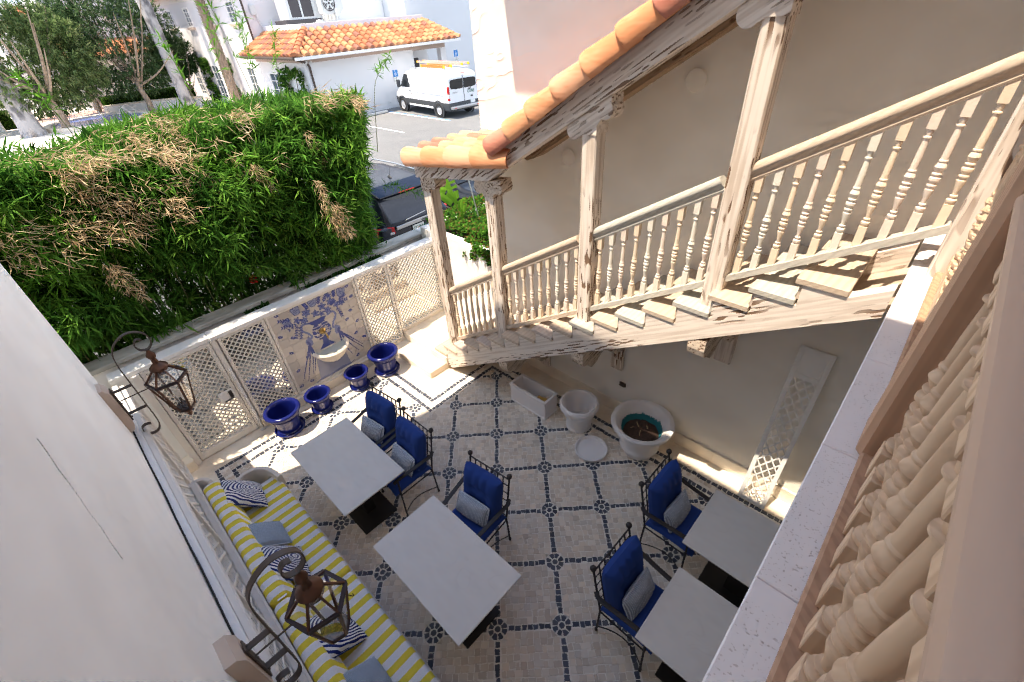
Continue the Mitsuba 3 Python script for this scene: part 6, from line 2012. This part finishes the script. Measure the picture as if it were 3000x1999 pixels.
def far_tile(p, u, v, L, r, bs):
    """half-round tile: lower end at p, running along unit u, arched about its normal; v is across"""
    w = np.cross(u, v)
    if w[2] < 0:
        w = -w
    a = np.linspace(0, PI, 6)
    R0 = p + r * np.cos(a)[:, None] * v + r * np.sin(a)[:, None] * w
    R1 = p + u * L + .88 * r * np.cos(a)[:, None] * v + .88 * r * np.sin(a)[:, None] * w + w * -.03
    V = np.vstack([R0, R1, (p)[None]])
    F = [[i, i + 1, 7 + i] for i in range(5)] + [[i, 7 + i, 6 + i] for i in range(5)] + [[12, i + 1, i] for i in range(5)]
    part(hs, 'roof_tile', trimesh.Trimesh(V, F, process=False), bs, smooth=60)


def hip_roof():
    y0, y1, x0, x1, rx = 22.22, 24.5, 8.31, 19.35, 10.3
    up = np.array([0, y1 - y0, TZ - EZ])
    Lr = np.linalg.norm(up)
    u = up / Lr
    rows = 6
    sp = .43
    base = [trimesh.Trimesh([[x0, y0, EZ - .02], [x1, y0, EZ - .02], [18.3, y1, TZ - .02], [rx, y1, TZ - .02]], [[0, 1, 2], [0, 2, 3]], process=False),
            trimesh.Trimesh([[x0, y0, EZ - .02], [rx, y1, TZ - .02], [rx, 29.5, TZ - .02], [x0, 29.5, EZ - .02]], [[0, 1, 2], [0, 2, 3]], process=False),
            trimesh.Trimesh([[x1, y0, EZ - .02], [x1, 29.5, EZ - .02], [18.3, 29.5, TZ - .02], [18.3, y1, TZ - .02]], [[0, 1, 2], [0, 2, 3]], process=False)]
    part(hs, 'roof_bed', base, 'mortar')
    for k in range(rows):
        for x in np.arange(x0 + .25, x1 - .1, sp):
            f = (k + .0) / rows
            if x > x0 + (rx - x0) * (f + .10) and x < x1 - (x1 - 18.3) * (f + .06):
                far_tile(np.array([x, y0, EZ + .03]) + up * f, u, np.array([1.0, 0, 0]), Lr / rows * 1.06, .165, ri[rng.integers(6)])
    up2 = np.array([rx - x0, 0, TZ - EZ])
    L2 = np.linalg.norm(up2)
    for k in range(5):
        for y in np.arange(y0 + .25, 29.4, sp):
            f = k / 5
            if y > y0 + (y1 - y0) * (f + .10):
                far_tile(np.array([x0, y, EZ + .03]) + up2 * f, up2 / L2, np.array([0, 1.0, 0]), L2 / 5 * 1.06, .165, ['roof_orange', 'roof_brown', 'roof_orange', 'roof_peach'][rng.integers(4)])
    h = np.array([rx - x0, y1 - y0, TZ - EZ])
    Lh = np.linalg.norm(h)
    for k in range(7):
        far_tile(np.array([x0, y0, EZ + .06]) + h * k / 7, h / Lh, np.cross(h / Lh, [0, 0, 1.0]) / np.linalg.norm(np.cross(h / Lh, [0, 0, 1.0])), Lh / 7 * 1.08, .20, 'roof_orange')
    h = np.array([18.3 - x1, y1 - y0, TZ - EZ])
    Lh = np.linalg.norm(h)
    for k in range(6):
        far_tile(np.array([x1, y0, EZ + .05]) + h * k / 6, h / Lh, np.cross(h / Lh, [0, 0, 1.0]) / np.linalg.norm(np.cross(h / Lh, [0, 0, 1.0])), Lh / 6 * 1.08, .17, 'roof_peach')


hip_roof()


def side_window(name, y0, y1, z0, z1, x=9.4, cols=2, rows=4, door=False):
    k = part(hs, name, [bx(x - .05, x + .02, y0, y1, z1 - .09, z1), bx(x - .05, x + .02, y0, y1, z0, z0 + (.25 if door else .09)), bx(x - .05, x + .02, y0, y0 + .09, z0, z1), bx(x - .05, x + .02, y1 - .09, y1, z0, z1)]
             + [bx(x - .035, x - .01, y0, y1, z - .022, z + .022) for z in np.linspace(z0, z1, rows + 1)[1:-1]] + [bx(x - .036, x - .011, y - .025, y + .025, z0, z1) for y in np.linspace(y0, y1, cols + 1)[1:-1]], 'paint_white')
    part(k, 'pane', bx(x - .008, x + .01, y0 + .05, y1 - .05, z0 + .05, z1 - .05), 'window_glass')
    if not door:
        part(k, 'sill', bx(x - .16, x - .0, y0 - .15, y1 + .15, z0 - .14, z0 - .001), 'soffit_tan')


for y0, y1 in ((30.75, 31.95), (34.9, 36.1), (39.2, 40.3), (43.3, 44.5)):
    side_window('upper_window', y0, y1, 4.78, 5.92)
for y0, y1 in ((36.0, 37.2), (37.5, 38.9), (40.6, 41.7), (42.3, 43.5)):
    side_window('french_door', y0, y1, .15, 2.5, rows=5, door=True)
side_window('french_door', 26.6, 28.0, .1, 2.35, x=9.1, rows=5, door=True)
side_window('french_door', 30.9, 32.1, .1, 2.5, rows=5, door=True)
# plant on the flat roof
t = thing('roof_air_handler', 'large dark louvered air handler in a pale frame on the flat roof', 'air conditioner')
part(t, 'grille', [bx(11.14, 11.75, 27.3, 27.35, 4.86, 6.3), bx(11.87, 12.52, 27.3, 27.35, 4.86, 6.3)], 'grille_dark')
part(t, 'casing', [bx(10.95, 12.7, 27.351, 28.6, 4.75, 6.4, .02), bx(10.95, 11.13, 27.27, 27.35, 4.75, 6.4), bx(11.76, 11.86, 27.27, 27.35, 4.75, 6.4), bx(12.53, 12.7, 27.27, 27.35, 4.75, 6.4), bx(11.131, 12.529, 27.27, 27.35, 4.75, 4.855)], 'unit_grey')
part(t, 'curb', bx(10.7, 13.0, 27.2, 28.8, 4.281, 4.749, .02), 'grille_dark')
t = thing('condenser', 'white air conditioning unit with a round fan grille on a stand beside the air handler', 'air conditioner')
part(t, 'casing', bx(12.75, 13.85, 26.6, 27.1, 4.93, 5.95, .03), 'unit_grey')
part(t, 'fan_grille', mv(rot(lathe([(.40, 0), (.40, .03), (.0, .03)], 28), [1, 0, 0], 90), 13.25, 26.6, 5.42), 'grille_dark')
part(t, 'fan_blade', [rot(bx(-.05, .05, -.012, -.002, .06, .34), [0, 1, 0], a).apply_translation([13.25, 26.565, 5.42]) for a in range(0, 360, 72)], 'unit_grey')
part(t, 'fan_ring', [mv(rot(lathe([(r, 0), (r + .016, 0), (r + .016, .012), (r, .012), (r, 0)], 28), [1, 0, 0], 90), 13.25, 26.556, 5.42) for r in (.10, .20, .30, .395)], 'unit_grey')
part(t, 'stand', [rod((x, y, 4.28), (x, y, 4.93), .03, 6) for x in (12.85, 13.3, 13.75) for y in (26.7, 27.05)] + [bx(12.75, 13.85, 26.65, 27.08, 4.88, 4.93)], 'aluminium')
part(t, 'control_box', bx(13.5, 13.72, 26.45, 26.55, 4.75, 5.15, .02), 'unit_grey')
t = thing('roof_duct', 'large pale sloping duct box at the right of the condenser on the flat roof', 'duct')
part(t, 'box', prism([(13.95, 4.6), (14.6, 5.15), (14.6, 6.6), (13.6, 6.6), (13.95, 5.6)], 27.4, 29.0, 'y'), 'unit_grey')
solo('roof_vent', 'small silver dome vent in front of the air handler', 'vent', [lathe([(.36, 0), (.36, .1), (.26, .14), (.24, .22), (.18, .30), (0, .33)], 16, (12.2, 26.2, 4.36)), bx(11.7, 12.7, 25.8, 26.6, 4.28, 4.37, .02)], 'aluminium', 40)
t = thing('meter_box', 'grey electrical box with its conduit on the pinkish wall above the tiled roof', 'meter box')
part(t, 'box', bx(9.72, 10.02, 29.3, 29.49, 5.1, 5.62, .03), 'unit_grey')
part(t, 'conduit', rod((9.95, 29.42, 5.1), (10.15, 29.42, 4.3), .035, 6), 'unit_grey', smooth=40)
t = thing('shaded_building', 'tall plain bluish shaded wall behind the van', 'building')
part(t, 'wall', bx(18.95, 45, 27.0, 30, -.1, 13), 'house_blue')

# creepers on the house
for i, (x, y0, y1, z1) in enumerate(((9.33, 38.95, 40.5, 2.9), (9.33, 34.6, 35.9, 2.9), (9.02, 23.3, 26.4, 2.6))):
    n = 1500
    lg = np.random.default_rng(60 + i)
    P = np.stack([np.full(n, x) - lg.uniform(0, .25, n), lg.uniform(y0, y1, n), lg.uniform(0, z1, n)], 1)
    P = P[meshkit.fbm(P * [1, 1.6, 1.6], 2, 40 + i) > .42]
    n = len(P)
    m_, f_, c_ = leaf_mesh(P, rand_dirs(n, lg) + [-.4, 0, 0], rand_dirs(n, lg) + [-1, 0, .3], lg.uniform(.16, .28, n), lg.uniform(.09, .15, n), tint(n, [(.05, .13, .02), (.10, .20, .03), (.03, .08, .015)], lg, .2), .1)
    k = thing('wall_creeper', ('leafy creeper between the French doors of the white house', 'leafy creeper right of the French doors beside the date palm', 'dark leafy creeper under the eave at the corner of the tiled roof')[i], 'creeper')
    part(k, 'leaves', (m_, f_), 'leaf', color=c_, kind='stuff')
    part(k, 'stem', [tube([(x - .02, y0 + (y1 - y0) * f, 0), (x - .03, y0 + (y1 - y0) * (f + .1), z1 * .6), (x - .03, y0 + (y1 - y0) * f, z1 * .95)], .02, 5) for f in (.3, .6)], 'bark', smooth=True)

# accessible parking signs
def sign(x, y, z, label, post):
    t = thing('parking_sign', label, 'sign')
    part(t, 'blue_panel', bx(x - .17, x + .17, y - .02, y - .012, z, z + .36, .004), 'sign_blue')
    part(t, 'wheelchair_symbol', [mv(rot(lathe([(.062, 0), (.082, 0), (.082, .003), (.062, .003), (.062, 0)], 20), [1, 0, 0], 90), x, y - .0205, z + .13), bx(x - .03, x - .008, y - .0238, y - .0205, z + .13, z + .27), mv(rot(lathe([(.026, 0), (.026, .003), (0, .003)], 12), [1, 0, 0], 90), x - .02, y - .0205, z + .305), bx(x - .03, x + .055, y - .0238, y - .0205, z + .17, z + .188)], 'paint_white')
    part(t, 'white_panel', bx(x - .17, x + .17, y - .02, y - .012, z - .34, z - .005, .004), 'plate_white')
    ln = []
    for k, s in enumerate(('PARKING BY', 'DISABLED', 'PERMIT ONLY')):
        m = meshkit.text_mesh(s, .045, .002)
        m.apply_translation([-m.bounds[:, 0].mean(), 0, 0])
        m.apply_transform(np.diag([min(1, .28 / m.extents[0]), 1, 1, 1]))
        ln.append(mv(rot(m, [1, 0, 0], 90), x, y - .0205, z - .10 - k * .085))
    part(t, 'lettering', ln, 'iron_black')
    if post:
        part(t, 'post', bx(x - .025, x + .025, y - .011, y + .03, 0, z + .36), 'unit_grey')


sign(14.55, 22.99, 1.60, 'blue and white accessible parking sign on the shaded wall left of the van', False)
sign(19.2, 22.6, 2.2, 'blue and white accessible parking sign on a post right of the entry', True)
t = thing('wheel_stop', 'low concrete wheel stop at the foot of the shaded wall left of the van', 'wheel stop')
put(t, bx(11.3, 12.8, 21.85, 22.05, -.005, .12, .03), pr((.62, .61, .58), .85))

# ---------------------------------------------------------------- houses beyond the garden
t = thing('far_house', 'long white house with brown shuttered windows at the top left', 'house')
part(t, 'wall', bx(2.9, 16, 52, 60, -.1, 9), 'plain_white')
for i, (x0, x1) in enumerate(((3.9, 5.15), (6.85, 8.3), (9.7, 11.3))):
    k = part(t, 'window', [bx(x0 - .08, x1 + .08, 51.95, 51.999, 6.62, 6.74), bx(x0 - .08, x1 + .08, 51.95, 51.999, 5.62, 5.72), bx(x0 - .08, x0, 51.95, 51.999, 5.721, 6.619), bx(x1, x1 + .08, 51.95, 51.999, 5.721, 6.619)], 'plain_cream')
    part(k, 'pane', bx(x0, x1, 51.985, 51.998, 5.721, 6.619), 'window_glass')
    part(k, 'shutter', [bx(x0 + .05, x0 + (x1 - x0) * .3, 51.96, 51.984, 5.75, 6.6), bx(x0 + (x1 - x0) * .36, x0 + (x1 - x0) * .6, 51.96, 51.984, 5.75, 6.6)] if i == 0 else [bx(x0 + .04, x0 + .10, 51.96, 51.984, 5.75, 6.6)], pr((.25, .12, .07), .7))
for x0 in (2.2, 4.8, 7.4):
    part(t, 'porch_pillar', bx(x0, x0 + .5, 49.5, 50, 0, 3), 'plain_white')
part(t, 'porch_roof', bx(1.9, 9.0, 49.2, 52, 3, 3.4), 'plain_cream')
part(t, 'porch_tiles', trimesh.Trimesh([[1.8, 49.0, 3.42], [9.1, 49.0, 3.42], [9.1, 51.99, 4.5], [1.8, 51.99, 4.5]], [[0, 1, 2], [0, 2, 3]], process=False), 'roof_orange')
t = thing('far_house', 'white house with a red tiled gable roof at the top left corner', 'house')
part(t, 'wall', [bx(-8, 2.6, 56, 62, -.1, 7.2)], 'plain_white')
for x0 in (.3, .75, 1.2):
    k = part(t, 'window', bx(x0, x0 + .36, 55.93, 55.999, 5.3, 6.6, .01), 'paint_white')
    part(k, 'pane', bx(x0 + .06, x0 + .30, 55.91, 55.93, 5.4, 6.5), 'window_glass')


def tiled_slope(parent, A, B, D, nx, ny, bs):
    A, B, D = (np.array(v, float) for v in (A, B, D))
    u, w = B - A, D - A
    nn = np.cross(u, w)
    nn /= np.linalg.norm(nn)
    if nn[2] < 0:
        nn = -nn
    r = np.linalg.norm(u) / nx * .40
    a = np.linspace(0, PI, 5)
    part(parent, 'roof_bed', trimesh.Trimesh([A, B, B + w, D], [[0, 1, 2], [0, 2, 3]], process=False), 'roof_brown')
    for i in range(nx):
        for j in range(ny):
            p = A + u * (i + .5) / nx + w * j / ny
            e = u / np.linalg.norm(u)
            R0 = p + r * np.cos(a)[:, None] * e + r * np.sin(a)[:, None] * nn
            R1 = R0 + w / ny * 1.03 - nn * .04
            F = [[k, k + 1, 6 + k] for k in range(4)] + [[k, 6 + k, 5 + k] for k in range(4)]
            part(parent, 'roof_tile', trimesh.Trimesh(np.vstack([R0, R1]), F, process=False), bs)


tiled_slope(t, (2.15, 55.0, 5.3), (3.3, 55.0, 5.3), (1.25, 55.9, 7.0), 7, 8, 'roof_orange')
tiled_slope(t, (-.1, 51.5, 5.15), (.9, 51.0, 5.75), (-.6, 53.5, 5.5), 4, 5, 'roof_orange')
part(t, 'porch', bx(-.6, 2.0, 51.6, 55.99, -.1, 5.1), 'plain_white')
tiled_slope(t, (.95, 51.0, 5.75), (2.1, 51.4, 5.2), (.9, 53.5, 5.8), 4, 5, 'roof_orange')
